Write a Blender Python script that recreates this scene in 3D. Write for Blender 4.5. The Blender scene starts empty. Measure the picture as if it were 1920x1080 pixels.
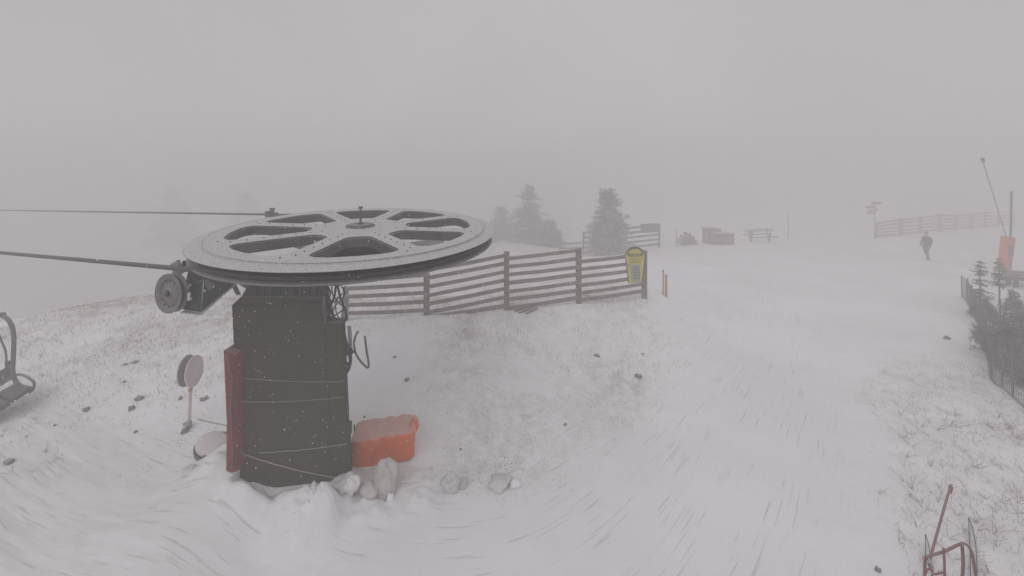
import bpy, math, random
import numpy as np
from mathutils import Vector, Matrix, noise as mn
R = math.radians
random.seed(7)
rng = np.random.default_rng(11)
scene = bpy.context.scene
COL = scene.collection

# ------------------------------------------------------------------ camera, sky, sun, exposure
ZC = 4.6                      # the camera looks out from this height (metres above the piste)
FPX, CX, HZ = 700.0, 960.0, 310.0
cd = bpy.data.cameras.new('camera'); cam = bpy.data.objects.new('camera', cd); COL.objects.link(cam)
cam.location = (0, 0, ZC); cam.rotation_euler = (R(90), 0, 0)
cd.sensor_width = 36; cd.lens = 36 * FPX / 1920; cd.shift_y = (HZ - 540) / 1920
cd.clip_start = 0.05; cd.clip_end = 600
scene.camera = cam

world = bpy.data.worlds.new('World'); scene.world = world; world.use_nodes = True
wt = world.node_tree; wt.nodes.clear()
def wn(t, **k):
    n = wt.nodes.new(t)
    for a, v in k.items(): setattr(n, a, v)
    return n
SUN_EL, SUN_ROT = R(48), R(215)
sky = wn('ShaderNodeTexSky', sky_type='NISHITA', sun_disc=False, sun_elevation=SUN_EL, sun_rotation=SUN_ROT)
bg1 = wn('ShaderNodeBackground'); bg1.inputs[1].default_value = 0.05
bw = wn('ShaderNodeHueSaturation'); bw.inputs['Saturation'].default_value = 0.1
wt.links.new(sky.outputs[0], bw.inputs['Color']); wt.links.new(bw.outputs[0], bg1.inputs[0])
# cloud deck: an even grey with soft, broad variation
tc = wn('ShaderNodeTexCoord'); nz = wn('ShaderNodeTexNoise'); nz.inputs['Scale'].default_value = 1.3
nz.inputs['Detail'].default_value = 3; nz.inputs['Roughness'].default_value = .45
wt.links.new(tc.outputs['Generated'], nz.inputs['Vector'])
cr = wn('ShaderNodeValToRGB')
cr.color_ramp.elements[0].position = .3; cr.color_ramp.elements[0].color = (.40, .385, .386, 1)
cr.color_ramp.elements[1].position = .7; cr.color_ramp.elements[1].color = (.475, .455, .457, 1)
wt.links.new(nz.outputs['Fac'], cr.inputs[0])
bg2 = wn('ShaderNodeBackground'); bg2.inputs[1].default_value = 1.0
wt.links.new(cr.outputs[0], bg2.inputs[0])
mx = wn('ShaderNodeMixShader'); mx.inputs[0].default_value = .93
wo = wn('ShaderNodeOutputWorld')
wt.links.new(bg1.outputs[0], mx.inputs[1]); wt.links.new(bg2.outputs[0], mx.inputs[2]); wt.links.new(mx.outputs[0], wo.inputs[0])

sd = bpy.data.lights.new('sun', 'SUN'); sd.energy = 0.75; sd.angle = R(60); sd.color = (1, .985, .97)
sun = bpy.data.objects.new('sun', sd); COL.objects.link(sun)
sun.rotation_euler = (R(90) - SUN_EL, 0, R(180) - SUN_ROT); sun.location = (0, 0, 60)
vs = scene.view_settings
vs.view_transform = 'Standard'; vs.look = 'None'; vs.gamma = 1; vs.use_curve_mapping = False; vs.exposure = 0.21
scene.display_settings.display_device = 'sRGB'
cy = scene.cycles
cy.use_denoising = True; cy.volume_bounces = 6; cy.max_bounces = 10; cy.diffuse_bounces = 3; cy.transparent_max_bounces = 8
cy.sample_clamp_indirect = 4

# ------------------------------------------------------------------ helpers
def P(px, py, Y):                       # a point seen at that pixel of the 1920 px photograph, Y metres ahead
    return Vector(((px - CX) / FPX * Y, Y, ZC - (py - HZ) / FPX * Y))

class MB:
    def __init__(s): s.v = []; s.f = []; s.mi = []; s.cur = 0
    def add(s, vs, fs):
        b = len(s.v); s.v += [tuple(v) for v in vs]
        for f in fs: s.f.append(tuple(b + i for i in f)); s.mi.append(s.cur)
    def box(s, c, size, rot=None):
        x, y, z = [a / 2 for a in size]
        vv = [Vector(p) for p in ((-x,-y,-z),(x,-y,-z),(x,y,-z),(-x,y,-z),(-x,-y,z),(x,-y,z),(x,y,z),(-x,y,z))]
        if rot is not None: vv = [rot @ v for v in vv]
        s.add([v + Vector(c) for v in vv], [(0,3,2,1),(4,5,6,7),(0,1,5,4),(1,2,6,5),(2,3,7,6),(3,0,4,7)])
    def bar(s, a, b, w, h, up=(0,0,1)):   # a straight board from a to b
        a = Vector(a); b = Vector(b); d = (b - a).normalized(); u = Vector(up)
        r = d.cross(u).normalized(); u = r.cross(d).normalized()
        vv = []
        for p in (a, b):
            for i, j in ((-1,-1),(1,-1),(1,1),(-1,1)): vv.append(p + r * (i * w / 2) + u * (j * h / 2))
        s.add(vv, [(3,2,1,0),(4,5,6,7),(0,1,5,4),(1,2,6,5),(2,3,7,6),(3,0,4,7)])
    def tube(s, pts, r, n=8, cap=True):
        pts = [Vector(p) for p in pts]; m = len(pts)
        rr = r if isinstance(r, (list, tuple)) else [r] * m
        t = (pts[1] - pts[0]).normalized()
        u = t.cross(Vector((0.13, 0.21, 1))).normalized()
        if u.length < .1: u = Vector((1, 0, 0))
        vv = []; ff = []
        for i in range(m):
            if i == 0: t = (pts[1] - pts[0])
            elif i == m - 1: t = (pts[-1] - pts[-2])
            else: t = (pts[i + 1] - pts[i - 1])
            t = t.normalized(); u = (u - t * u.dot(t)).normalized(); w = t.cross(u)
            for k in range(n):
                a = 2 * math.pi * k / n
                vv.append(pts[i] + (u * math.cos(a) + w * math.sin(a)) * rr[i])
        for i in range(m - 1):
            for k in range(n):
                a = i * n + k; b = i * n + (k + 1) % n
                ff.append((a, b, b + n, a + n))
        if cap: ff.append(tuple(range(n - 1, -1, -1))); ff.append(tuple(range((m - 1) * n, m * n)))
        s.add(vv, ff)
    def lathe(s, prof, n=32, mat=None, a0=0, a1=2 * math.pi):  # prof: (r, z) about local z
        mat = mat or Matrix.Identity(4); vv = []; ff = []; m = len(prof)
        for k in range(n):
            a = 2 * math.pi * k / n
            for r, z in prof: vv.append(mat @ Vector((r * math.cos(a), r * math.sin(a), z)))
        for k in range(n):
            k2 = (k + 1) % n
            for i in range(m - 1): ff.append((k * m + i, k2 * m + i, k2 * m + i + 1, k * m + i + 1))
        s.add(vv, ff)
    def prism(s, poly, vec):             # closed polygon (list of points) swept by vec
        poly = [Vector(p) for p in poly]; n = len(poly); vec = Vector(vec)
        s.add(poly + [p + vec for p in poly], [tuple(range(n)), tuple(range(2 * n - 1, n - 1, -1))] + [(i, n + i, n + (i + 1) % n, (i + 1) % n) for i in range(n)])
    def build(s, name, mats, parent=None, smooth=False, bevel=0):
        me = bpy.data.meshes.new(name); me.from_pydata(s.v, [], s.f)
        mats = mats if isinstance(mats, (list, tuple)) else [mats]
        for m in mats: me.materials.append(m)
        if len(mats) > 1: me.polygons.foreach_set('material_index', s.mi)
        if smooth: me.polygons.foreach_set('use_smooth', [True] * len(me.polygons))
        me.update()
        o = bpy.data.objects.new(name, me); COL.objects.link(o)
        if parent: o.parent = parent
        if bevel:
            b = o.modifiers.new('bevel', 'BEVEL'); b.width = bevel; b.segments = 2; b.limit_method = 'ANGLE'
        return o

def tag(o, label, cat, group=None, kind=None):
    if label: o['label'] = label
    if cat: o['category'] = cat
    if group: o['group'] = group
    if kind: o['kind'] = kind
    return o
def thing(name, label, cat, group=None, loc=(0, 0, 0)):
    o = bpy.data.objects.new(name, None); COL.objects.link(o); o.empty_display_size = .2
    o.location = loc
    return tag(o, label, cat, group)
def rehang(root, loc):
    """put the root empty at loc while the parts stay where they are"""
    loc = Vector(loc); root.location = loc
    for ch in root.children:
        ch.location = ch.location - loc

def smooth_path(pts, k=8):               # Catmull-Rom
    pts = [Vector(p) for p in pts]; out = []
    for i in range(len(pts) - 1):
        p0 = pts[max(i - 1, 0)]; p1 = pts[i]; p2 = pts[i + 1]; p3 = pts[min(i + 2, len(pts) - 1)]
        for j in range(k):
            t = j / k
            out.append(.5 * ((2 * p1) + (p2 - p0) * t + (2 * p0 - 5 * p1 + 4 * p2 - p3) * t * t + (3 * p1 - p0 - 3 * p2 + p3) * t ** 3))
    out.append(pts[-1]); return out

# ------------------------------------------------------------------ materials
def mat(name, base, rough=.7, metal=0, frost=0, vary=.25, scale=6, bump=.15, frost_col=(.62, .62, .63), frost_lo=.35, frost_hi=.8, speck=0, spec=.5):
    m = bpy.data.materials.new(name); m.use_nodes = True; t = m.node_tree; N = t.nodes; L = t.links
    b = N['Principled BSDF']; b.inputs['Roughness'].default_value = rough; b.inputs['Metallic'].default_value = metal
    b.inputs['Specular IOR Level'].default_value = spec
    tc = N.new('ShaderNodeTexCoord'); n = N.new('ShaderNodeTexNoise'); n.inputs['Scale'].default_value = scale
    n.inputs['Detail'].default_value = 6; n.inputs['Roughness'].default_value = .65
    L.new(tc.outputs['Object'], n.inputs['Vector'])
    r = N.new('ShaderNodeValToRGB'); r.color_ramp.elements[0].position = .3; r.color_ramp.elements[1].position = .7
    r.color_ramp.elements[0].color = (*[c * (1 - vary) for c in base], 1)
    r.color_ramp.elements[1].color = (*[min(1, c * (1 + vary)) for c in base], 1)
    L.new(n.outputs['Fac'], r.inputs[0]); out = r.outputs[0]
    if frost or speck:
        n2 = N.new('ShaderNodeTexNoise'); n2.inputs['Scale'].default_value = 60; n2.inputs['Detail'].default_value = 8; n2.inputs['Roughness'].default_value = .8
        L.new(tc.outputs['Object'], n2.inputs['Vector'])
        g = N.new('ShaderNodeNewGeometry'); sx = N.new('ShaderNodeSeparateXYZ'); L.new(g.outputs['Normal'], sx.inputs[0])
        mr = N.new('ShaderNodeMapRange'); mr.inputs['From Min'].default_value = frost_lo; mr.inputs['From Max'].default_value = frost_hi
        mr.inputs['To Max'].default_value = frost; L.new(sx.outputs['Z'], mr.inputs['Value'])
        mr2 = N.new('ShaderNodeMapRange'); mr2.inputs['From Min'].default_value = .38; mr2.inputs['From Max'].default_value = .62
        mr2.inputs['To Min'].default_value = .35; mr2.inputs['To Max'].default_value = 1.1; L.new(n2.outputs['Fac'], mr2.inputs['Value'])
        mu = N.new('ShaderNodeMath'); mu.operation = 'MULTIPLY'; mu.use_clamp = True
        L.new(mr.outputs[0], mu.inputs[0]); L.new(mr2.outputs[0], mu.inputs[1])
        fac = mu.outputs[0]
        if speck:
            n3 = N.new('ShaderNodeTexNoise'); n3.inputs['Scale'].default_value = 38; n3.inputs['Detail'].default_value = 3
            L.new(tc.outputs['Object'], n3.inputs['Vector'])
            m3 = N.new('ShaderNodeMapRange'); m3.inputs['From Min'].default_value = .62; m3.inputs['From Max'].default_value = .74
            m3.inputs['To Max'].default_value = speck; L.new(n3.outputs['Fac'], m3.inputs['Value'])
            ad = N.new('ShaderNodeMath'); ad.operation = 'MAXIMUM'; L.new(fac, ad.inputs[0]); L.new(m3.outputs[0], ad.inputs[1]); fac = ad.outputs[0]
        mi = N.new('ShaderNodeMixRGB'); L.new(fac, mi.inputs[0]); L.new(out, mi.inputs[1]); mi.inputs[2].default_value = (*frost_col, 1)
        out = mi.outputs[0]
    L.new(out, b.inputs['Base Color'])
    if bump:
        bp = N.new('ShaderNodeBump'); bp.inputs['Strength'].default_value = bump; bp.inputs['Distance'].default_value = .02
        n4 = N.new('ShaderNodeTexNoise'); n4.inputs['Scale'].default_value = scale * 6; n4.inputs['Detail'].default_value = 6
        L.new(tc.outputs['Object'], n4.inputs['Vector']); L.new(n4.outputs['Fac'], bp.inputs['Height']); L.new(bp.outputs[0], b.inputs['Normal'])
    return m

SNOW = (.85, .855, .875)
M = {}
M['frost_metal'] = mat('frosted_wheel_steel', (.13, .135, .13), .55, .3, frost=.93, frost_col=(.74, .735, .74), frost_lo=.55, frost_hi=.9, bump=.25, scale=5)
M['groove'] = mat('dark_groove_rubber', (.004, .012, .005), .8, vary=.4, frost=.05, speck=.14, scale=14)
M['flange'] = mat('grey_flange_steel', (.15, .15, .15), .55, .3, frost=.55, vary=.25, frost_col=(.36, .36, .36), frost_lo=.1)
M['steel'] = mat('grey_steel', (.10, .10, .10), .5, .4, frost=.55, frost_col=(.40, .40, .41))
M['galv'] = mat('pale_galvanised_steel', (.34, .335, .33), .5, .1, frost=.5, frost_col=(.5, .5, .5))
M['dark_steel'] = mat('dark_steel', (.022, .028, .024), .5, .3, frost=.28, frost_col=(.22, .22, .22), speck=.08)
M['column'] = mat('dark_brown_column_paint', (.036, .030, .0135), .8, 0, frost=.5, vary=.28, scale=2.2, bump=.25, speck=.06)
M['cap'] = mat('dark_green_grey_casing', (.016, .02, .017), .6, .2, frost=.12, vary=.3)
M['rubber'] = mat('black_rubber', (.018, .018, .018), .6, 0, frost=.2, frost_col=(.2, .2, .2))
M['rope'] = mat('wire_rope_steel', (.035, .036, .035), .5, .3, frost=.4, frost_col=(.26, .26, .26), frost_lo=.2, scale=30)
M['red'] = mat('dark_red_tarpaulin', (.20, .022, .028), .6, 0, frost=.6, frost_col=(.42, .33, .34), vary=.25, scale=8, bump=.4)
M['orange'] = mat('orange_tarpaulin', (.66, .125, .018), .45, 0, frost=.85, frost_col=(.58, .47, .46), frost_lo=.45, frost_hi=1.0, vary=.13, scale=5, bump=.5)
M['orange_pad'] = mat('faded_orange_padding', (.60, .13, .045), .6, 0, frost=.8, vary=.1, scale=3)
M['wire'] = mat('frosted_binding_wire', (.16, .145, .125), .6, 0, frost=.4)
M['pinkwire'] = mat('frosted_pink_strap', (.24, .17, .16), .7, 0, frost=.5)
M['wood'] = mat('weathered_fence_wood', (.235, .195, .18), .85, 0, frost=.7, vary=.3, scale=7, bump=.5)
M['far_wood'] = mat('brown_fence_wood', (.13, .09, .08), .85, 0, frost=.5, vary=.3, scale=5)
M['redwood'] = mat('reddish_wood', (.24, .13, .10), .85, 0, frost=.75, vary=.3, scale=3)
M['stake'] = mat('pale_orange_stake', (.5, .30, .16), .8, 0, frost=.4)
M['snow'] = mat('clean_snow', SNOW, .65, 0, vary=.05, scale=5, bump=.35, spec=.25)
M['ice_snow'] = mat('grey_icy_snow', (.60, .61, .60), .5, 0, vary=.16, scale=4, bump=.7, spec=.4)
M['pinksnow'] = mat('pinkish_snowy_rock', (.52, .47, .46), .7, 0, frost=.85, frost_col=(.64, .62, .63), frost_lo=.0, frost_hi=.9, vary=.2, scale=6, bump=.6)
M['stone'] = mat('grey_stone', (.22, .195, .19), .85, 0, frost=.6, frost_lo=.6, frost_hi=1, vary=.4, scale=14, bump=.6)
M['lid_snow'] = mat('pinkish_smooth_snow', (.62, .565, .59), .75, 0, vary=.04, scale=2, bump=.1, spec=.2)
M['plate'] = mat('pale_pink_grey_plate', (.66, .58, .61), .6, 0, vary=.08, scale=6, bump=.1)
M['plate_back'] = mat('grey_plate_back', (.34, .33, .32), .6, 0, vary=.12, scale=6)
M['seat'] = mat('dark_seat_vinyl', (.02, .02, .021), .5, 0, frost=.3, frost_col=(.28, .28, .28), frost_lo=.55, frost_hi=1, scale=8)
M['yellow'] = mat('yellow_sign_face', (.58, .50, .09), .6, 0, vary=.12, scale=9, bump=0)
M['sign_dark'] = mat('dark_sign_print', (.055, .075, .08), .6, 0, vary=.1, bump=0)
M['sign_pale'] = mat('pale_blue_grey_sign_panel', (.34, .37, .36), .6, 0, vary=.2, scale=12, bump=0)
M['redpaint'] = mat('dull_red_painted_tube', (.17, .035, .03), .5, 0, frost=.4, frost_col=(.4, .33, .33), vary=.3, scale=20)
M['ski'] = mat('dark_ski_top', (.05, .06, .055), .5, 0, frost=.97, frost_col=(.74, .74, .75), frost_lo=.2, frost_hi=.6, scale=20)
M['spruce'] = mat('fog_paled_spruce_needles', (.09, .10, .075), .8, 0, frost=.9, frost_col=(.44, .43, .42), frost_lo=-.8, vary=.5, scale=2.5, bump=0)  # frost laid on extra heavily, paling the needles as thicker fog would
M['spruce_brown'] = mat('fog_paled_brownish_needles', (.12, .088, .078), .8, 0, frost=.9, frost_col=(.44, .40, .39), frost_lo=-.8, vary=.4, scale=2.5, bump=0)  # brownish needles, likewise paled in colour to stand for fog
M['pine'] = mat('green_pine_needles', (.045, .066, .04), .75, 0, frost=.85, frost_col=(.42, .43, .41), frost_lo=-.3, frost_hi=.9, vary=.5, scale=5, bump=0)
M['bark'] = mat('brown_bark', (.075, .055, .045), .9, 0, frost=.5, vary=.3, scale=10)
M['grass'] = mat('frosted_dry_grass', (.46, .37, .33), .85, 0, vary=.35, scale=3, bump=0, spec=.1)
M['weed'] = mat('brown_weed_stalk', (.25, .18, .15), .85, 0, frost=.5, vary=.35, scale=8, bump=0)
M['jacket'] = mat('dark_winter_jacket', (.022, .02, .024), .8, 0, vary=.25, bump=.2)
M['trousers'] = mat('grey_brown_trousers', (.06, .052, .052), .85, 0, vary=.2)
M['boots'] = mat('black_boots', (.02, .02, .02), .7)
M['skin'] = mat('skin', (.42, .25, .18), .55, 0, vary=.06, bump=0)
M['hat'] = mat('dark_knit_hat', (.05, .035, .03), .9)
M['sign_red'] = mat('reddish_arrow_board', (.36, .12, .12), .7, 0, frost=.6, vary=.15)
M['sign_grey'] = mat('grey_arrow_board', (.10, .10, .10), .7, 0, frost=.5)
M['net'] = mat('grey_green_netting', (.075, .07, .065), .7, 0, frost=.6, frost_col=(.3, .3, .3), frost_lo=.1)

# ------------------------------------------------------------------ the lie of the land
CP = [(960,1080,4.2),(1500,1080,4.2),(1920,1080,4.15),(2300,1080,4.15),(0,1080,4.1),(-400,1080,4.1),(480,1060,4.15),
 (960,920,5.15),(1300,900,5.4),(1650,900,5.4),(1920,900,5.35),(1200,780,6.9),(1500,780,6.9),(1700,780,6.8),(1920,760,7.1),
 (1400,620,10.6),(1600,620,10.7),(1800,620,10.3),(1920,620,10.2),(1246,555,10.9),(1300,600,10.5),(1400,555,13.2),(1600,520,16),(1800,520,15.6),(1920,512,16.5),
 (1300,500,17),(1500,480,20),(1737,488,21.5),(1600,470,25),(1640,446,33),(1800,432,36),(1900,428,38),(1300,459,31),(1440,456,33),(1237,464,32),(1478,446,40),(1095,482,29),
 (357,808,5.94),(200,770,6.4),(60,780,6.3),(0,900,5.2),(200,900,5.2),(300,900,5.15),(100,650,8.4),(300,650,8.2),
 (0,606,10),(-200,640,10),(120,582,10.5),(230,562,11),(330,554,11.2),(450,560,10.6),(560,575,10),(648,601,9.0),(500,650,7.9),(388,850,5.4),
 (445,892,4.66),(510,925,4.72),(655,908,5.0),(718,940,4.85),(560,945,4.6),(850,930,4.97),(940,925,5.1),
 (800,850,5.6),(720,780,6.2),(720,870,5.33),(800,700,7.0),(900,650,8),(800,590,9.2),(950,581,9.5),(1085,568,9.9),(1208,560,10.6),
 (1000,750,6.9),(1100,680,8.2),(1200,640,9.05),(1050,820,6.1)]
cp = [(p.x, p.y, p.z) for p in (P(*c) for c in CP)]
def rel(x, y, z): cp.append((x, y, ZC + z))
for q in [(-1,13,-4.3),(-4,13,-4.3),(2.5,13,-4.2),(-1,17,-5.5),(-5,17,-5.8),(3,17,-5.0),(-1,24,-6.6),(5,24,-5.9),(-8,24,-7.6),(-12,15,-5.6),(-18,15,-6.2),(-16,22,-8),
          (-25,12,-5.5),(0,40,-8.2),(20,45,-7.2),(45,45,-6.8),(-40,40,-12),(70,80,-9.5),(0,80,-12.5),(-70,70,-15),(0,-10,-4.6),(-20,-10,-4.6),(20,-10,-4.6),
          (0,2,-4.6),(-6,2,-4.55),(6,2,-4.55),(0,-50,-5.5),(60,-40,-5.5),(-60,-40,-6),(60,10,-5.5),(-60,10,-8),(140,140,-12),(-140,140,-19),(0,140,-15),(140,0,-9),(-140,0,-14)]: rel(*q)
cp = np.array(cp)
def warp(x, y):
    return np.stack([np.arcsinh(x / 6.) * 1.6, np.arcsinh((y - 5) / 6.) * 1.6], -1)
W_ = warp(cp[:, 0], cp[:, 1])
def U(r2): return r2 * np.log(r2 + 1e-9)
K = U(((W_[:, None] - W_[None]) ** 2).sum(-1)) + np.eye(len(cp)) * 0.004
A_ = np.zeros((len(cp) + 3,) * 2); A_[:-3, :-3] = K
Pm = np.c_[np.ones(len(cp)), W_]; A_[:-3, -3:] = Pm; A_[-3:, :-3] = Pm.T
sol = np.linalg.solve(A_, np.r_[cp[:, 2], 0, 0, 0])
def gz_arr(x, y):
    x = np.asarray(x, float); y = np.asarray(y, float); sh = x.shape
    w = warp(x.ravel(), y.ravel()); out = np.empty(len(w))
    for i in range(0, len(w), 20000):
        ww = w[i:i + 20000]
        out[i:i + 20000] = U(((ww[:, None] - W_[None]) ** 2).sum(-1)) @ sol[:-3] + sol[-3] + ww @ sol[-2:]
    return out.reshape(sh)
def gz(x, y): return float(gz_arr(np.array([x]), np.array([y]))[0])
def G(px, py, lo=3.2, hi=70):            # where the line of sight through a pixel meets the ground
    Y = np.exp(np.linspace(math.log(lo), math.log(hi), 900))
    d = (ZC - (py - HZ) / FPX * Y) - gz_arr((px - CX) / FPX * Y, Y)
    i = np.where(d < 0)[0]
    k = i[0] if len(i) else len(Y) - 1
    Yk = Y[k] if k == 0 else Y[k - 1] + (Y[k] - Y[k - 1]) * d[k - 1] / (d[k - 1] - d[k] + 1e-9)
    x = (px - CX) / FPX * Yk
    return Vector((x, Yk, gz(x, Yk)))

def vnoise(x, y, seed=0):                # vectorised value noise, roughly -1..1
    xi = np.floor(x).astype(np.int64); yi = np.floor(y).astype(np.int64); fx = x - xi; fy = y - yi
    fx = fx * fx * fx * (fx * (fx * 6 - 15) + 10); fy = fy * fy * fy * (fy * (fy * 6 - 15) + 10)
    def h(a, b):
        n = (a * 374761393 + b * 668265263 + seed * 1442695041) & 0x7fffffff
        n = ((n ^ (n >> 13)) * 1274126177) & 0x7fffffff
        return ((n ^ (n >> 16)) & 0xffff) / 32767.5 - 1
    return (h(xi, yi) * (1 - fx) + h(xi + 1, yi) * fx) * (1 - fy) + (h(xi, yi + 1) * (1 - fx) + h(xi + 1, yi + 1) * fx) * fy
def fbm(x, y, sc, o=4, seed=0):
    s = 0; a = 1; t = 0
    for k in range(o):
        s = s + a * vnoise(x * sc, y * sc, seed + k * 17); t += a; a *= .55; sc *= 2.07
    return s / t

# ski and machine tracks run along this line (they sweep round in front of the tower, then up to the right)
TR = np.array([(p.x, p.y) for p in smooth_path([(-14,8.3,0),(-8,5.95,0),(-5.5,5.0,0),(-3.5,4.4,0),(-1.2,4.15,0),(.8,4.75,0),(3,6.7,0),(6.6,10.8,0),(10.5,17.5,0),(13,26,0)], 10)])
def track_coords(x, y):
    best = np.full(x.shape, 1e9); S = np.zeros(x.shape); D = np.zeros(x.shape); acc = 0
    for i in range(len(TR) - 1):
        a, b = TR[i], TR[i + 1]; d = b - a; L = math.hypot(*d); d = d / L
        rx, ry = x - a[0], y - a[1]; t = np.clip(rx * d[0] + ry * d[1], 0, L)
        if i == 0: t = np.minimum(rx * d[0] + ry * d[1], L)
        if i == len(TR) - 2: t = np.maximum(rx * d[0] + ry * d[1], 0)
        qx, qy = rx - t * d[0], ry - t * d[1]; dist = np.hypot(qx, qy)
        m = dist < best; best = np.where(m, dist, best); S = np.where(m, acc + t, S)
        D = np.where(m, np.sign(-rx * d[1] + ry * d[0]) * dist, D); acc += L
    return S, D

def axis(lo, hi, step, far, grow=1.16):
    a = list(np.arange(lo, hi, step)); s = step; v = a[-1]
    while v < far[1]: s *= grow; v += s; a.append(min(v, far[1]))
    s = step; v = lo; b = []
    while v > far[0]: s *= grow; v -= s; b.append(max(v, far[0]))
    return np.array(b[::-1] + a)
xs = axis(-7.5, 9.0, .036, (-138, 138), 1.06)
ys = axis(3.6, 11.0, .032, (-50, 138), 1.04)
XX, YY = np.meshgrid(xs, ys)
ZZ = gz_arr(XX, YY)
ZZ0 = ZZ.copy()
near = np.exp(-np.maximum(np.hypot(XX, YY) - 12, 0) / 14)
# where dry grass pokes through
def soft(a, lo, hi): return np.clip((a - lo) / (hi - lo), 0, 1)
S_, D_ = track_coords(XX, YY)
ridge = soft(XX, -4.6, -7.5) * soft(YY, 6.2, 8.5) + soft(YY, 8.1, 9.6) * soft(XX, 4.8, 3.2) * .9
rightside = soft(XX - (.30 + .90 * YY) - fbm(XX, YY, .9, 3, 5) * .7, 0, .7) * soft(YY, 9.6, 8.2)
rightside = np.maximum(rightside, soft(XX - (.8 + YY * 1.02) - fbm(XX, YY, .7, 3, 5) * .6, 0, .8) * .6)
bank = 1.25 * soft(XX, -2.0, -1.2) * soft(4.1 - (XX * .0) - np.abs(XX + .3) , 0, 1.2) * soft(YY, 4.9, 5.4) * soft(D_, .35, .9) * .55
foot = np.exp(-(((XX + 1.75) / .55) ** 2 + ((YY - 5.15) / .35) ** 2)) * 1.2
leftbank = soft(XX, -2.5, -4) * soft(YY, 5.1, 6.2) * .28
grass = np.clip(np.maximum.reduce([ridge * .62, rightside * .55, bank, foot, leftbank]), 0, 1)
behind = soft(YY, 9.6, 10.6) * soft(XX - .12 * YY, 3.0, 1.6) * 1.6
grass = np.maximum(grass, behind * .85)
grass = np.clip(grass * (.8 + .9 * fbm(XX, YY, .8, 4, 3)), 0, 1)
# groomed, icy run
icy = soft(D_, .95, .45) * np.exp(-(np.maximum(np.abs(D_ + .2) - .9, 0) / .6) ** 2) * soft(S_, 14, 8.5)
piste = np.exp(-(np.maximum(np.abs(D_ + .3) - 1.3, 0) / .6) ** 2)
# relief
rough = fbm(XX, YY, .6, 3, 1) * .05 + fbm(XX, YY, 2.1, 4, 2) * (.028 * (1 - .75 * piste)) + fbm(XX, YY, 9, 3, 4) * (.012 * (1 - .8 * piste) + grass * .012)
ruts = fbm(S_ * .42, D_ * 5.5 + .7 * fbm(XX, YY, .5, 2, 8), 1, 4, 21)
rough += (ruts - .25 * np.abs(ruts)) * .014 * icy + fbm(S_ * .3, D_ * 5, 1, 3, 33) * .008 * piste
ZZ = ZZ + rough * near
# heaped snow scraped up round the tower foot
heap = fbm(XX, YY, 2.6, 4, 14)
HP = G(560, 925)
ringd = np.abs(np.hypot((XX + 2.6) / 1.45, (YY - 5.3) / .74) - 1.0)
ZZ += np.where(YY < 5.3, 1, 0) * np.exp(-(ringd / .2) ** 2) * (.07 + .16 * heap) * soft(XX, 1.2, .2) * soft(XX, -5.5, -4.2)
def mound(px, py, Y, rx, ry, h, seed):
    global ZZ
    p = P(px, py, Y); g = np.exp(-np.abs(((XX - p.x) / rx) ** 2 + ((YY - p.y) / ry) ** 2) ** 1.4)
    ZZ = ZZ + h * g * (1 + .6 * fbm(XX, YY, 6, 4, seed) + .25 * fbm(XX, YY, 16, 2, seed + 9) - .55 * np.abs(fbm(XX, YY, 9, 4, seed + 5)))
for a_ in ((592, 938, 4.50, .21, .16, .30, 61), (622, 938, 4.55, .14, .12, .14, 71), (560, 955, 4.40, .40, .20, .12, 62), (482, 922, 4.52, .17, .10, .13, 63), (455, 925, 4.50, .12, .10, .09, 72), (398, 905, 4.9, .26, .16, .10, 64), (440, 915, 4.55, .14, .12, .12, 65),
           (640, 945, 4.72, .16, .12, .10, 66), (700, 962, 4.68, .40, .14, .06, 67), (790, 945, 4.85, .16, .12, .10, 68), (350, 900, 5.0, .25, .2, .05, 69)): mound(*a_)
def ground_z(x, y):
    j = int(np.clip(np.searchsorted(xs, x), 1, len(xs) - 1)); i = int(np.clip(np.searchsorted(ys, y), 1, len(ys) - 1))
    tx = (x - xs[j-1]) / (xs[j] - xs[j-1]); ty = (y - ys[i-1]) / (ys[i] - ys[i-1])
    return float((ZZ[i-1, j-1] * (1-tx) + ZZ[i-1, j] * tx) * (1-ty) + (ZZ[i, j-1] * (1-tx) + ZZ[i, j] * tx) * ty)
def GG(px, py):
    p = G(px, py); return Vector((p.x, p.y, ground_z(p.x, p.y)))
ny, nx = XX.shape
me = bpy.data.meshes.new('snowy_ground')
me.vertices.add(nx * ny); me.vertices.foreach_set('co', np.stack([XX, YY, ZZ], -1).ravel())
ii = np.arange(ny - 1)[:, None] * nx + np.arange(nx - 1)[None]
quads = np.stack([ii, ii + 1, ii + nx + 1, ii + nx], -1).reshape(-1, 4)
me.loops.add(quads.size); me.loops.foreach_set('vertex_index', quads.ravel().astype(np.int32))
me.polygons.add(len(quads)); me.polygons.foreach_set('loop_start', np.arange(0, quads.size, 4, dtype=np.int32))
me.polygons.foreach_set('loop_total', np.full(len(quads), 4, dtype=np.int32)); me.polygons.foreach_set('use_smooth', np.ones(len(quads), bool))
me.update(calc_edges=True)
def attr(n, a):
    at = me.attributes.new(n, 'FLOAT', 'POINT'); at.data.foreach_set('value', np.ascontiguousarray(a, dtype=np.float32).ravel())
attr('grass', grass); attr('icy', icy); attr('piste', piste); attr('along', S_); attr('across', D_)
ground = bpy.data.objects.new('snowy_ground', me); COL.objects.link(ground); ground['kind'] = 'structure'

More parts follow.
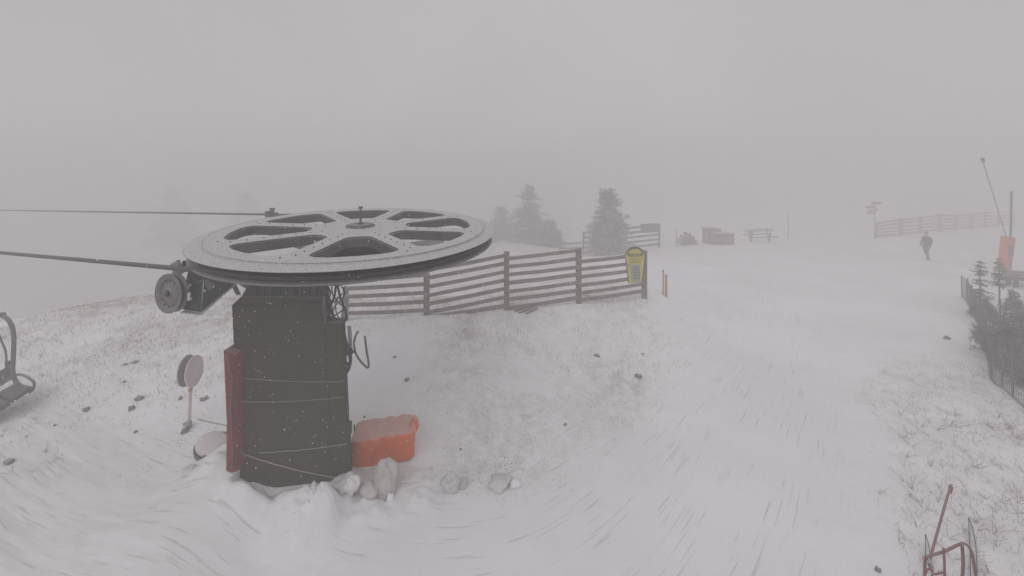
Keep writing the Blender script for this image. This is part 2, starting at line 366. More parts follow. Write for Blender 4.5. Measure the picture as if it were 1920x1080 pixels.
def ground_material():
    m = bpy.data.materials.new('snow_over_dry_grass'); m.use_nodes = True; t = m.node_tree; N = t.nodes; L = t.links
    b = N['Principled BSDF']; b.inputs['Roughness'].default_value = .75; b.inputs['Specular IOR Level'].default_value = .2
    tc = N.new('ShaderNodeTexCoord')
    def at(n): a = N.new('ShaderNodeAttribute'); a.attribute_name = n; return a.outputs['Fac']
    def noise(sc, det=5, ro=.6, vec=None, dist=0):
        n = N.new('ShaderNodeTexNoise'); n.inputs['Scale'].default_value = sc; n.inputs['Detail'].default_value = det; n.inputs['Roughness'].default_value = ro
        n.inputs['Distortion'].default_value = dist
        L.new(vec if vec else tc.outputs['Object'], n.inputs['Vector']); return n.outputs['Fac']
    def mr(v, a, b_, c=0, d=1):
        n = N.new('ShaderNodeMapRange'); L.new(v, n.inputs['Value'])
        for k, q in zip(('From Min', 'From Max', 'To Min', 'To Max'), (a, b_, c, d)):
            if isinstance(q, (int, float)): n.inputs[k].default_value = q
            else: L.new(q, n.inputs[k])
        return n.outputs[0]
    def ma(op, a, b_=None, cl=False):
        n = N.new('ShaderNodeMath'); n.operation = op; n.use_clamp = cl
        for i, q in enumerate((a, b_)):
            if q is None: continue
            if isinstance(q, (int, float)): n.inputs[i].default_value = q
            else: L.new(q, n.inputs[i])
        return n.outputs[0]
    def mix(f, a, b_):
        n = N.new('ShaderNodeMixRGB')
        if isinstance(f, (int, float)): n.inputs[0].default_value = f
        else: L.new(f, n.inputs[0])
        for i, q in ((1, a), (2, b_)):
            if isinstance(q, tuple): n.inputs[i].default_value = (*q, 1)
            else: L.new(q, n.inputs[i])
        return n.outputs[0]
    gr = at('grass'); ic = at('icy'); pi = at('piste')
    big = noise(.45, 4, .5)
    c = mix(mr(big, .35, .65), (.82, .83, .86), (.89, .90, .935))
    # thin snow showing straw below
    soft_ = noise(3.5, 6, .7)
    c = mix(ma('MULTIPLY', gr, mr(soft_, .40, .68, 0, .62)), c, (.47, .40, .37))
    # specks of stalk and earth
    sp = noise(34, 4, .75)
    th = mr(gr, 0, 1, .80, .515)
    spk = ma('MULTIPLY', mr(ma('SUBTRACT', sp, th), 0, .05), mr(noise(2.2, 4, .7), .42, .60, .1, 1))
    c = mix(ma('MULTIPLY', spk, .8), c, (.19, .155, .14))
    sp2 = noise(75, 3, .7)
    spk2 = ma('MULTIPLY', mr(ma('SUBTRACT', sp2, mr(gr, 0, 1, .80, .58)), 0, .06), mr(noise(1.3, 4, .7), .40, .58, 0, 1))
    c = mix(ma('MULTIPLY', spk2, .75), c, (.20, .185, .175))
    # icy run: greyer, streaked along the tracks
    cv = N.new('ShaderNodeCombineXYZ'); L.new(ma('MULTIPLY', at('along'), .6), cv.inputs[0]); L.new(ma('MULTIPLY', at('across'), 8.5), cv.inputs[1])
    L.new(ma('MULTIPLY', noise(.7, 3), 2.2), cv.inputs[2])
    st = noise(1.0, 7, .65, cv.outputs[0])
    c = mix(ma('MULTIPLY', ic, mr(st, .40, .60, .25, .75)), c, (.64, .655, .63))
    c = mix(ma('MULTIPLY', ic, mr(noise(2.4, 5, .65, cv.outputs[0]), .61, .70, 0, .3)), c, (.42, .41, .39))
    # fine dashes cut by ski edges
    cv2 = N.new('ShaderNodeCombineXYZ'); L.new(ma('MULTIPLY', at('along'), 1.1), cv2.inputs[0]); L.new(ma('MULTIPLY', at('across'), 36), cv2.inputs[1])
    ds = noise(1.0, 3, .5, cv2.outputs[0])
    dash = ma('MULTIPLY', mr(ds, .61, .66), ma('MULTIPLY', pi, mr(noise(1.1, 3), .40, .52)))
    c = mix(ma('MULTIPLY', dash, .36), c, (.33, .325, .33))
    L.new(c, b.inputs['Base Color'])
    h = ma('ADD', ma('MULTIPLY', noise(16, 8, .7), .5), ma('MULTIPLY', noise(60, 4, .6), .15))
    h = ma('ADD', h, ma('MULTIPLY', ma('MULTIPLY', st, ic), .35)); h = ma('SUBTRACT', h, ma('MULTIPLY', dash, .22))
    bp = N.new('ShaderNodeBump'); bp.inputs['Strength'].default_value = .5; bp.inputs['Distance'].default_value = .035
    L.new(h, bp.inputs['Height']); L.new(bp.outputs[0], b.inputs['Normal'])
    return m
me.materials.append(ground_material())

# ------------------------------------------------------------------ the air: falling snow cloud
hz = MB(); hz.box((0, 45, (ZC + 3.0 - 26) / 2), (290, 200, ZC + 3.0 + 26))
hm = bpy.data.materials.new('haze'); hm.use_nodes = True; ht = hm.node_tree; ht.nodes.clear()
pv = ht.nodes.new('ShaderNodeVolumePrincipled'); pv.inputs['Color'].default_value = (.89, .876, .882, 1)
pv.inputs['Density'].default_value = .034; pv.inputs['Anisotropy'].default_value = .1
ho = ht.nodes.new('ShaderNodeOutputMaterial'); ht.links.new(pv.outputs[0], ho.inputs['Volume'])
haze = hz.build('haze', hm); haze['kind'] = 'stuff'

# ------------------------------------------------------------------ lift tower
FA = R(16); FR = P(655, HZ, 5.0); FR = Vector((FR.x, FR.y, 0))
fu = Vector((math.cos(FA), math.sin(FA), 0)); fn = Vector((math.sin(FA), -math.cos(FA), 0))   # along the face, towards the viewer
def F(px, py, off=0.0):                  # a point on the tower's front face plane (off metres proud of it)
    d = Vector(((px - CX) / FPX, 1, -(py - HZ) / FPX)); o = Vector((0, 0, ZC)); q = FR + fn * off
    t = (q - o).dot(fn) / d.dot(fn); return o + d * t
tower = thing('lift_tower', 'stout dark brown steel tower column standing in heaped snow and carrying the big wheel', 'lift tower')
c = MB()
low = [F(434, 608), F(452, 960), F(657, 960), F(643, 608)]
back = -fn * .62
c.prism([F(434, 573), F(452, 965), F(628, 965), F(609, 606), F(606, 558), F(452, 556)], -fn * .42)
c.build('column', M['column'], tower, bevel=.012)
c = MB(); c.prism([F(609.3, 606, -.004), F(628, 965, -.004), F(658, 965, -.004), F(643, 606, -.004)], -fn * .20)
c.build('side_panel', M['column'], tower, bevel=.008)
c = MB(); c.prism([F(452, 557, -.02), F(604, 557, -.02), F(600, 519, -.02), F(474, 519, -.02)], -fn * .36)
c.build('top_casing', M['cap'], tower, bevel=.01)
c = MB(); c.bar(F(440, 575, .012), F(604, 568, .012), .02, .03); c.build('lip', M['cap'], tower)
c = MB()                                  # ribs of the casing under the wheel
for px in range(480, 600, 14): c.bar(F(px, 524, .0), F(px, 554, .0), .02, .03, (0, 1, 0))
s_ = c.build('casing_rib', M['cap'], tower); s_['kind'] = 'stuff'
c = MB(); c.prism([F(603, 560, .015), F(608, 608, .015), F(612, 608, .015), F(609, 556, .015)], -fn * .05); c.build('edge_strip', M['steel'], tower)
c = MB(); c.tube([F(645, 612, .012), F(655, 905, .012)], .008, 6); c.build('edge_trim', M['rubber'], tower)
for (a, b_, sag, mm, rr) in (((443, 708), (643, 716), 3, 'wire', .0042), ((441, 752), (646, 744), 5, 'wire', .0042), ((486, 849), (651, 832), 3, 'wire', .006),
                         ((440, 845), (652, 899), 7, 'pinkwire', .0075)):
    pts = []
    for k in range(15):
        t = k / 14; px = a[0] + (b_[0] - a[0]) * t; py = a[1] + (b_[1] - a[1]) * t + sag * 4 * t * (1 - t) * (-1 if b_[1] < a[1] and False else 1) + random.uniform(-.5, .5)
        pts.append(F(px, py, .02))
    w = MB(); w.tube(pts, rr, 5); w.build('binding_wire', M[mm], tower)
w = MB(); w.tube(smooth_path([F(436, 800, .05), F(444, 822, .06), F(452, 845, .05), F(460, 860, .03)], 4), .0055, 5); w.build('binding_wire', M['wire'], tower)
for (px, py, r, mt) in ((603, 674, .035, 'steel'), (611, 835, .028, 'steel'), (456, 668, .02, 'steel'), (462, 827, .022, 'steel')):
    w = MB(); p = F(px, py, .004); w.lathe([(0, .004), (r * .7, .004), (r, 0)], 14, Matrix.Translation(p) @ fn.to_track_quat('Z', 'Y').to_matrix().to_4x4())
    w.build('scuff_patch', mat('scuffed_paint', (.07, .06, .058), .8, vary=.4, scale=30), tower)

# ---- the big wheel
WR = 2.07
HC = P(676, 426.3, 5.78)
wn_ = Vector((.0216, -.0343, 1)).normalized()
wx = Vector((1, 0, 0)); wx = (wx - wn_ * wx.dot(wn_)).normalized(); wy = wn_.cross(wx)
WM = Matrix(((wx.x, wy.x, wn_.x, HC.x), (wx.y, wy.y, wn_.y, HC.y), (wx.z, wy.z, wn_.z, HC.z), (0, 0, 0, 1)))
wheel = bpy.data.objects.new('bullwheel', None); COL.objects.link(wheel); wheel.matrix_world = WM
tag(wheel, 'huge horizontal cable wheel with eight frosted spokes on top of the dark column', 'wheel')
def opening(k, shrink=0.0, n=5):
    ca = R(-70 + 45 * k); hw = .059 + shrink; pts = []
    # wedge between two spokes of half-width hw (wheel radius = 1), rounded corners
    def onspoke(r, sgn):
        a = ca + sgn * R(22.5); px, py = r * math.cos(a), r * math.sin(a)
        nx_, ny_ = -math.sin(a) * -sgn, math.cos(a) * -sgn
        return Vector((px + nx_ * hw, py + ny_ * hw))
    ro = .815 - shrink; ri = .33 + shrink * 2
    A, B = onspoke(ri, -1), onspoke(ri, 1)
    C2, D2 = onspoke(ro - .01, 1), onspoke(ro - .01, -1)
    apex = Vector((math.cos(ca), math.sin(ca)))
    arc = [];
    a1 = math.atan2(D2.y, D2.x); 
    da = R(22.5) - hw / ro
    corners = [A, D2] + [Vector((ro * 1.0 * math.cos(ca + t * da), ro * 1.0 * math.sin(ca + t * da))) for t in (-.5, 0, .5)] + [C2, B]
    rad = {0: .05, 1: .085, 5: .085, 6: .05}
    out = []
    m = len(corners)
    for i, p in enumerate(corners):
        if i in rad:
            p0 = corners[i - 1]; p2 = corners[(i + 1) % m]; d0 = (p0 - p).normalized(); d2 = (p2 - p).normalized()
            q0 = p + d0 * rad[i]; q2 = p + d2 * rad[i]
            for j in range(n + 1):
                t = j / n; out.append(q0 * (1 - t) ** 2 + p * 2 * t * (1 - t) + q2 * t * t)
        else: out.append(p)
    return out
def disc_with_holes(name, rad, thick, zmid, bevel, shrink, mt, rin=None):
    cu = bpy.data.curves.new(name, 'CURVE'); cu.dimensions = '2D'; cu.fill_mode = 'BOTH'
    def spl(pts):
        s = cu.splines.new('POLY'); s.points.add(len(pts) - 1)
        for p, q in zip(s.points, pts): p.co = (q[0] * WR, q[1] * WR, 0, 1)
        s.use_cyclic_u = True
    spl([(rad * math.cos(2 * math.pi * i / 160), rad * math.sin(2 * math.pi * i / 160)) for i in range(160)])
    if rin: spl([(rin * math.cos(2 * math.pi * i / 120), rin * math.sin(2 * math.pi * i / 120)) for i in range(120)])
    else:
        for k in range(8): spl(opening(k, shrink))
    cu.extrude = thick / 2; cu.bevel_depth = bevel; cu.bevel_resolution = 1; cu.offset = -bevel
    o = bpy.data.objects.new(name, cu); me_ = bpy.data.meshes.new_from_object(o)
    bpy.data.objects.remove(o); bpy.data.curves.remove(cu)
    me_.transform(Matrix.Translation((0, 0, zmid))); me_.materials.clear(); me_.materials.append(mt); me_.name = name
    ob = bpy.data.objects.new(name, me_); COL.objects.link(ob); ob.parent = wheel
    return ob
disc_with_holes('spoked_plate', .915, .012, -.006, .008, 0, M['frost_metal'])
disc_with_holes('spoke_web', .90, .115, -.070, 0, .010, mat('dark_web_steel', (.07, .07, .07), .6, .2, frost=.3, vary=.3, speck=.1))
disc_with_holes('lower_plate', .90, .010, -.135, .003, -.010, M['frost_metal'])
w = MB(); w.lathe([(.885*WR, .004), (.915*WR, .006), (.92*WR, -.002), (.928*WR, -.012), (.985*WR, -.028), (WR, -.034), (1.001*WR, -.038), (.995*WR, -.043), (.95*WR, -.045), (.93*WR, -.047), (.90*WR, -.047)], 160)
w.build('upper_rim', M['frost_metal'], wheel, smooth=False)
w = MB(); w.lathe([(.91*WR, .008), (.914*WR, .0135), (.918*WR, .008)], 160); w.build('rim_bead', M['frost_metal'], wheel)
w = MB(); w.lathe([(.955*WR, -.044), (.945*WR, -.06), (.925*WR, -.085), (.922*WR, -.115), (.93*WR, -.145), (.945*WR, -.160), (.945*WR, -.165), (.93*WR, -.165)], 160)
w.build('rope_groove', M['groove'], wheel, smooth=True)
w = MB(); w.lathe([(.90*WR, -.164), (.94*WR, -.164), (.965*WR, -.168), (.98*WR, -.174), (.985*WR, -.184), (.98*WR, -.194), (.95*WR, -.19), (.90*WR, -.185)], 160)
w.build('lower_rim', M['flange'], wheel, smooth=True)
w = MB(); w.lathe([(0, .020), (.26, .020), (.30, .012), (.32, 0), (.32, -.02), (0, -.02)], 48); w.build('hub_flange', M['frost_metal'], wheel)
w = MB(); w.lathe([(0, .055), (.165, .055), (.175, .050), (.175, .035), (.21, .035), (.215, .03), (.215, .018), (0, .018)], 40); w.build('hub_cap', M['steel'], wheel, bevel=.003)
w = MB(); w.tube([(0, 0, .05), (0, 0, .305)], .017, 10); w.tube([(0, 0, .295), (0, 0, .325)], .034, 10); w.tube([(0, 0, .05), (0, 0, .075)], .045, 10)
w.build('hub_pin', M['steel'], wheel)
w = MB(); w.lathe([(0, -.02), (.42, -.02), (.42, -.30), (.5, -.32), (.5, -.38), (0, -.38)], 32); w.build('hub_drum', M['dark_steel'], wheel)
bolt = MB(); bolt.tube([(0, 0, 0), (0, 0, .010)], .0085, 6); bolt_me = None
def put_bolt(x, y, z=.009):
    global bolt_me
    if bolt_me is None:
        o = bolt.build('bolt', M['dark_steel'], wheel); bolt_me = o.data
    else:
        o = bpy.data.objects.new('bolt', bolt_me); COL.objects.link(o); o.parent = wheel
    o.location = (x, y, z)
for k in range(8):
    a = R(-70 + 22.5 + 45 * k)
    for j, r in enumerate((.27, .34, .43, .52, .61, .70, .78)):
        put_bolt(r * WR * math.cos(a) , r * WR * math.sin(a))
    for s in (-1,):
        put_bolt(.84 * WR * math.cos(a + s * .055), .84 * WR * math.sin(a + s * .055))
for k in range(12):
    a = 2 * math.pi * k / 12; put_bolt(.192 * math.cos(a), .192 * math.sin(a), .034)

# machinery seen through the spokes, part of the tower
w = MB()
q = HC + Vector((-.35, -.45, -.52)); w.box(q, (.75, .5, .34)); w.build('gear_housing', M['cap'], tower, bevel=.03)
w = MB(); w.box(HC + Vector((-.15, -.9, -.40)), (.7, .2, .12)); w.build('mount_block', M['dark_steel'], tower, bevel=.02)
w = MB(); w.bar(HC + Vector((-.9, -1.0, -.36)), HC + Vector((.7, -.55, -.36)), .1, .12); w.build('cross_beam', M['dark_steel'], tower)
w = MB(); w.bar(HC + Vector((.1, .2, -.42)), HC + Vector((1.15, .75, -.36)), .12, .09); w.build('cross_beam', M['galv'], tower)
w = MB(); w.tube([HC + Vector((0, 0, -.38)), HC + Vector((0, 0, -.74))], .2, 20); w.build('axle', M['dark_steel'], tower)
w = MB(); w.box(HC + Vector((-.55, -.1, -.62)), (1.3, .6, .22)); w.build('head_frame', M['cap'], tower)
# little sensor bracket behind the wheel
sb = P(508, 404, 8.1)
w = MB(); w.bar(sb + Vector((0, 0, -.45)), sb + Vector((0, 0, .0)), .05, .05, (0, 1, 0)); w.bar(sb + Vector((0, 0, -.45)), Vector((HC.x, HC.y, HC.z - .62)), .08, .08)
w.build('sensor_arm', M['steel'], tower)
w = MB(); w.box(sb + Vector((-.07, 0, .03)), (.07, .08, .13)); w.box(sb + Vector((.03, 0, .05)), (.05, .08, .19)); w.box(sb + Vector((.1, 0, .02)), (.06, .08, .09)); w.box(sb + Vector((.03, 0, .0)), (.24, .1, .04)); w.box(sb + Vector((.03, 0, .15)), (.09, .06, .025))
w.build('rope_sensor', M['steel'], tower)

# ---- hoses, pipe and hoop on the right-hand side of the column
def hose(pts, r, m='rubber', name='hose', parent=tower, n=7):
    w = MB(); w.tube(smooth_path(pts, 7), r * 1.35, n); return w.build(name, M[m], parent, smooth=True)
H = lambda x, y, Y=5.02: P(x, y, Y)
hose([H(630, 536), H(627, 556), H(618, 578), H(616, 592), H(623, 603), H(638, 607), H(648, 600), H(649, 590), H(645, 575), H(638, 558), H(633, 536)], .0105)
hose([H(614, 536, 5.1), H(620, 548, 5.1), H(617, 560, 5.1), H(626, 566, 5.1), H(633, 560, 5.1), H(641, 551, 5.1)], .007)
hose([H(633, 557, 5.06), H(629, 575, 5.06), H(633, 592, 5.06), H(641, 606, 5.06), H(643, 612, 5.06)], .006, 'steel')
hose([H(610, 560, 5.12), H(617, 568, 5.12), H(621, 582, 5.12), H(625, 598, 5.12)], .010, 'steel')
hose([H(620, 596, 5.15), H(633, 588, 5.15), H(646, 579, 5.15)], .008, 'steel')
hose([H(608, 536, 4.97), H(608, 575, 4.97), H(611, 600, 4.97)], .007, 'redpaint')
hose([H(622, 536, 5.0), H(624, 552, 5.0), H(634, 566, 5.0), H(646, 578, 5.0), H(648, 596, 5.0), H(641, 608, 5.0), H(644, 625, 5.0)], .006)
hose([H(640, 536, 5.08), H(646, 548, 5.08), H(640, 562, 5.08), H(628, 574, 5.08), H(624, 590, 5.08), H(634, 600, 5.08)], .006)
hose([H(612, 536, 5.0), H(615, 552, 5.0), H(613, 570, 5.0), H(619, 586, 5.0), H(614, 603, 5.0)], .007)
w = MB(); w.box(H(611, 606, 4.96), (.045, .05, .05)); w.tube([H(609, 606, 4.95), H(609, 614, 4.95)], .008, 6); w.tube([H(613, 606, 4.95), H(613, 612, 4.95)], .008, 6); w.build('clamp', M['rubber'], tower)
hose([H(643, 606), H(646, 630), H(653, 655), H(657, 672), H(655, 688), H(648, 700), H(643, 703)], .017)
hose([H(642, 610, 5.0), H(643, 640, 5.0), H(646, 662, 5.0)], .009)
hose([H(655, 612, 5.1), H(657, 640, 5.1), H(657, 672, 5.1)], .018, 'galv', 'pipe')
w = MB(); w.box(H(655, 660, 5.04), (.07, .06, .07)); w.tube([H(657, 662, 5.04), H(666, 658, 5.04)], .016, 6); w.build('hose_clamp', M['rubber'], tower)
w = MB(); w.box(H(648, 683, 4.99), (.06, .05, .03)); w.build('hose_clamp', M['rubber'], tower)
hose([H(671, 621, 5.05), H(666, 632, 5.05), H(664, 645, 5.05), H(667, 662, 5.05), H(676, 677, 5.05), H(687, 688, 5.05), H(691, 688, 5.05), H(691, 680, 5.05), H(687, 655, 5.05), H(684, 630, 5.05)], .0105, 'steel', 'wire_hoop')
for a, b_ in (((612, 536), (628, 600)), ((647, 536), (640, 612))):
    w = MB(); w.tube([H(*a, 5.25), H(*b_, 5.25)], .014, 6); w.build('strut', M['galv'], tower)
w = MB(); w.tube([H(657, 790, 5.0), H(657, 812, 5.0)], .02, 8); w.tube([H(656, 812, 5.02), H(659, 880, 5.02)], .012, 6); w.build('cable_conduit', M['rubber'], tower)

# ---- guide sheave arm on the left
sheave = thing('guide_sheave', 'round grey grooved pulley on a dark bracket left of the big wheel', 'pulley')
KD = 1.10
sc_ = P(320, 549.5, 3.95 * KD)
ax = Vector((math.sin(R(-28)), -math.cos(R(-28)) , .06)).normalized()    # axle, towards the viewer and a little left
ax = Vector((-.30, -.95, .05)).normalized()
SM = Matrix.Translation(sc_) @ ax.to_track_quat('Z', 'Y').to_matrix().to_4x4()
r0 = .205 * KD
w = MB(); w.lathe([(.035, .028), (.05, .034), (.062, .020), (r0 * .70, .004), (r0 * .74, .018), (r0 * .93, .026), (r0, .030), (r0 * 1.01, .022), (r0 * .965, .010), (r0 * .90, 0), (r0 * .90, -.02), (r0 * .965, -.03), (r0 * 1.01, -.042), (r0, -.05), (r0 * .7, -.045), (0, -.045)], 48, SM)
w.build('pulley_wheel', M['flange'], sheave, smooth=False)
w = MB(); w.lathe([(r0 * .905, .001), (r0 * .915, -.01), (r0 * .905, -.021)], 48, SM); w.build('rubber_liner', M['groove'], sheave)
w = MB(); w.lathe([(0, .05), (.022, .05), (.03, .044), (.03, .02)], 16, SM); w.build('axle_cap', M['rubber'], sheave)
for k in range(12):
    a = 2 * math.pi * k / 12; w = MB(); p = SM @ Vector((r0 * .60 * math.cos(a), r0 * .60 * math.sin(a), .016)); p2 = SM @ Vector((r0 * .72 * math.cos(a), r0 * .72 * math.sin(a), .019))
    w.bar(p, p2, .011, .012, ax); w.build('web_rib', M['flange'], sheave)
K = lambda x, y, Y: P(x, y, Y * KD)
w = MB(); w.tube([sc_ - ax * .04, sc_ - ax * .16], .035, 12); w.build('axle', M['dark_steel'], sheave)
# open box bracket behind the pulley
w = MB(); w.prism([K(343, 581, 3.98), K(377, 586, 3.9), K(381, 527, 3.92), K(350, 519, 4.0)], Vector((-.20, .25, .0)))
w.build('bracket_box', M['dark_steel'], sheave, bevel=.006)
w = MB(); w.prism([K(377, 587, 3.88), K(443, 528, 4.2), K(443, 512, 4.2), K(383, 520, 3.9)], Vector((-.02, .05, 0))); w.build('side_plate', M['dark_steel'], sheave)
w = MB(); w.bar(K(343, 584, 3.96), K(377, 589, 3.87), .05, .012); w.bar(K(377, 588, 3.87), K(444, 529, 4.2), .04, .014); w.build('flange_strip', M['galv'], sheave)  # bracket flange, kept pale so its colour carries the edge highlight
w = MB()
for (x, y) in ((356, 535), (358, 560), (384, 545), (400, 538)): w.tube([K(x, y, 3.93), K(x, y, 3.87)], .014, 6)
w.build('bolt_head', M['galv'], sheave)
w = MB(); w.bar(K(388, 525, 3.92), K(398, 540, 3.9), .03, .09); w.box(K(392, 524, 3.93), (.12, .12, .02)); w.build('hinge_lug', M['steel'], sheave)
w = MB(); w.box(K(355, 556, 3.88), (.02, .02, .09)); w.build('marker_strip', M['plate'], sheave)
w = MB(); w.bar(K(332, 503, 4.12), K(404, 493, 4.4), .09, .105); w.build('top_beam', M['galv'], sheave, bevel=.004)
w = MB(); w.bar(K(328, 491, 4.05), K(336, 516, 4.03), .03, .13); w.build('beam_end_plate', M['galv'], sheave)
w = MB(); w.box(K(345, 497, 4.05), (.02, .03, .10)); w.build('beam_clamp', M['rubber'], sheave)
w = MB(); w.prism([K(366, 506, 4.3), K(372, 528, 4.2), K(405, 528, 4.3), K(402, 500, 4.4)], Vector((.02, .12, 0))); w.build('gusset', M['dark_steel'], sheave)
w = MB(); w.box(K(379, 503, 4.18), (.06, .04, .05)); w.build('nut_plate', M['galv'], sheave)
w = MB(); w.bar(K(404, 494, 4.45), K(470, 536, 4.85), .10, .10)
w.bar(K(404, 508, 4.3), K(462, 530, 4.75), .08, .05); w.build('arm', M['dark_steel'], sheave)
w = MB(); w.bar(K(435, 527, 4.3), K(447, 552, 4.5), .05, .012); w.build('tag_plate', M['dark_steel'], sheave)
w = MB(); w.lathe([(0, .03), (.11, .03), (.12, .02), (.11, -.03), (0, -.03)], 24, Matrix.Translation(K(370, 481, 4.75)) @ Vector((-.5, -.8, .1)).to_track_quat('Z', 'Y').to_matrix().to_4x4()); w.build('rear_pulley', M['flange'], sheave)
w = MB(); w.bar(K(372, 484, 4.72), K(400, 500, 4.6), .05, .06); w.build('rear_pulley_arm', M['galv'], sheave)

# ---- haul rope: six strands laid round each other, round the wheel and away to the left
gr_ = .945 * WR
TR_pts = []
d = Vector((-.917, .398, 0)); nrm = Vector((.398, .917, 0))
c0 = Vector((HC.x, HC.y, 0)); zr = -.135
def onw(v): # on the wheel plane, groove height
    v = Vector(v); return v.z
def groove_pt(a):
    p = WM @ Vector((gr_ * math.cos(a), gr_ * math.sin(a), zr)); return p
# front straight: from far left in to the wheel's near side
ta = math.atan2(-nrm.y, -nrm.x); tb = math.atan2(nrm.y, nrm.x)
T0 = groove_pt(ta); T1 = groove_pt(tb)
def straight(T, L, n, drop, sag):
    out = []
    for i in range(n + 1):
        t = L * i / n; out.append(T + d * t + Vector((0, 0, -drop * t - 0 * sag)))
    return out
front = straight(T0, 24, 150, .0605, 0)[::-1]
arc = [groove_pt(ta + (tb - ta) * i / 90 if tb > ta else ta + (tb + 2 * math.pi - ta) * i / 90) for i in range(1, 90)]
backr = straight(T1, 60, 120, .042, 0)
centre = front + arc + backr
def resample(pts, step):
    out = [pts[0]]; acc = 0
    for a, b_ in zip(pts, pts[1:]):
        L = (b_ - a).length; t = step - acc
        while t <= L:
            out.append(a + (b_ - a) * (t / L)); t += step
        acc = L - (t - step)
    return out
w = MB(); cpts = resample(centre, .03); rad_r = .0275
for s in range(6):
    vv = []
    for i, p in enumerate(cpts[:1700] if True else cpts):
        t = (cpts[min(i + 1, len(cpts) - 1)] - cpts[max(i - 1, 0)]).normalized(); u = t.cross(Vector((0, 0, 1))).normalized(); v = u.cross(t)
        a = -i * .03 / .26 * 2 * math.pi + s * math.pi / 3
        vv.append(p + (u * math.cos(a) + v * math.sin(a)) * rad_r * .62)
    w.tube(vv, rad_r * .46, 5)
w.tube([p for p in cpts[:1700:4]], rad_r * .5, 5)
w.tube([p for p in cpts[1690::10]], rad_r, 6)
rope = w.build('haul_rope', M['rope'], smooth=True)
tag(rope, 'thick twisted steel cable running from the left edge around the big wheel and back', 'cable')

# ---- chair hanging on the front rope at the left edge
chair = thing('lift_chair', 'dark two seat lift chair with tube frame half cut off at the left edge', 'lift chair')
C = lambda x, y, Y=6.6: P(x, y, Y)
side = Vector((-.62, -.0, 0))
def ctube(pts, r, name, m='steel', k=7):
    w = MB(); w.tube(smooth_path(pts, k), r, 9); return w.build(name, M[m], chair, smooth=True)
ctube([C(-62, 470), C(-60, 540), C(-50, 590)], .024, 'hanger')
w = MB(); w.box(C(-62, 468), (.34, .09, .1)); w.build('rope_grip', M['dark_steel'], chair, bevel=.01)
ctube([C(-50, 594), C(-10, 592), C(3, 592), C(15, 599), C(24, 617), C(26, 640), C(25, 670), C(24, 695), C(28, 712), C(36, 722)], .030, 'main_frame')
w = MB(); w.box(C(1, 590), (.10, .07, .06)); w.build('frame_clamp', M['steel'], chair)
ctube([C(-50, 594), C(-130, 640, 6.4), C(-150, 700, 6.3), C(-148, 742, 6.2), C(-140, 760, 6.2)], .026, 'main_frame')
ctube([C(-60, 640), C(-15, 620), C(-4, 626), C(3, 640), C(11, 662), C(12, 690)], .014, 'safety_bar')
ctube([C(26, 706), C(34, 702), C(44, 704), C(56, 710), C(64, 718), C(62, 730), C(56, 736)], .019, 'armrest')
def slab(cs, th, name, m='seat'):      # padded board from four corners
    a = [Vector(p) for p in cs]; n = (a[1] - a[0]).cross(a[3] - a[0]).normalized()
    w = MB(); w.prism([p + n * th / 2 for p in a], -n * th); o = w.build(name, M[m], chair, bevel=.02); return o
slab([C(22, 683, 6.7), C(26, 708, 6.62), C(-36, 741, 6.45), C(-36, 716, 6.52)], .05, 'backrest')
slab([C(-40, 718, 6.5), C(-40, 743, 6.42), C(-100, 776, 6.2), C(-100, 750, 6.28)], .05, 'backrest')
slab([C(31, 720, 6.7), C(61, 727, 6.5), C(22, 754, 6.2), C(-6, 741, 6.42)], .075, 'seat')
slab([C(-9, 742, 6.42), C(20, 756, 6.2), C(-46, 796, 5.95), C(-72, 776, 6.15)], .075, 'seat')
w = MB(); w.tube([C(24, 708), C(-90, 776, 6.25)], .018, 8); w.build('cross_tube', M['steel'], chair)
w = MB(); w.box(C(15, 681, 6.66), (.05, .05, .07)); w.build('bar_hinge', M['dark_steel'], chair)

# ---- red padding wrapped on the left of the column
red = thing('red_padding', 'tall narrow dark red padded box strapped to the left of the tower column', 'padding')
def Fp(px, py, off): return F(px, py, off)
rp = [Fp(418, 657, .10), Fp(424, 790, .10), Fp(423, 884, .10), Fp(434, 888, .10), Fp(446, 884, .10), Fp(443, 664, .10), Fp(431, 661, .10)]
w = MB(); w.prism(rp, -fn * .55 + fu * .16); o = w.build('pad', M['red'], red, bevel=.012)
w = MB(); w.prism([Fp(431, 664, .112), Fp(441, 668, .112), Fp(445, 880, .112), Fp(436, 882, .112), Fp(434, 760, .112)], -fn * .012)
w.build('fold', mat('deep_red_fold', (.12, .012, .016), .7, vary=.3), red)
w = MB(); w.tube(smooth_path([Fp(424, 664, .12), Fp(429, 690, .12), Fp(435, 710, .125), Fp(433, 760, .125), Fp(434, 800, .125), Fp(436, 850, .125), Fp(434, 880, .125)], 4), .005, 5); w.build('cord', M['wire'], red)

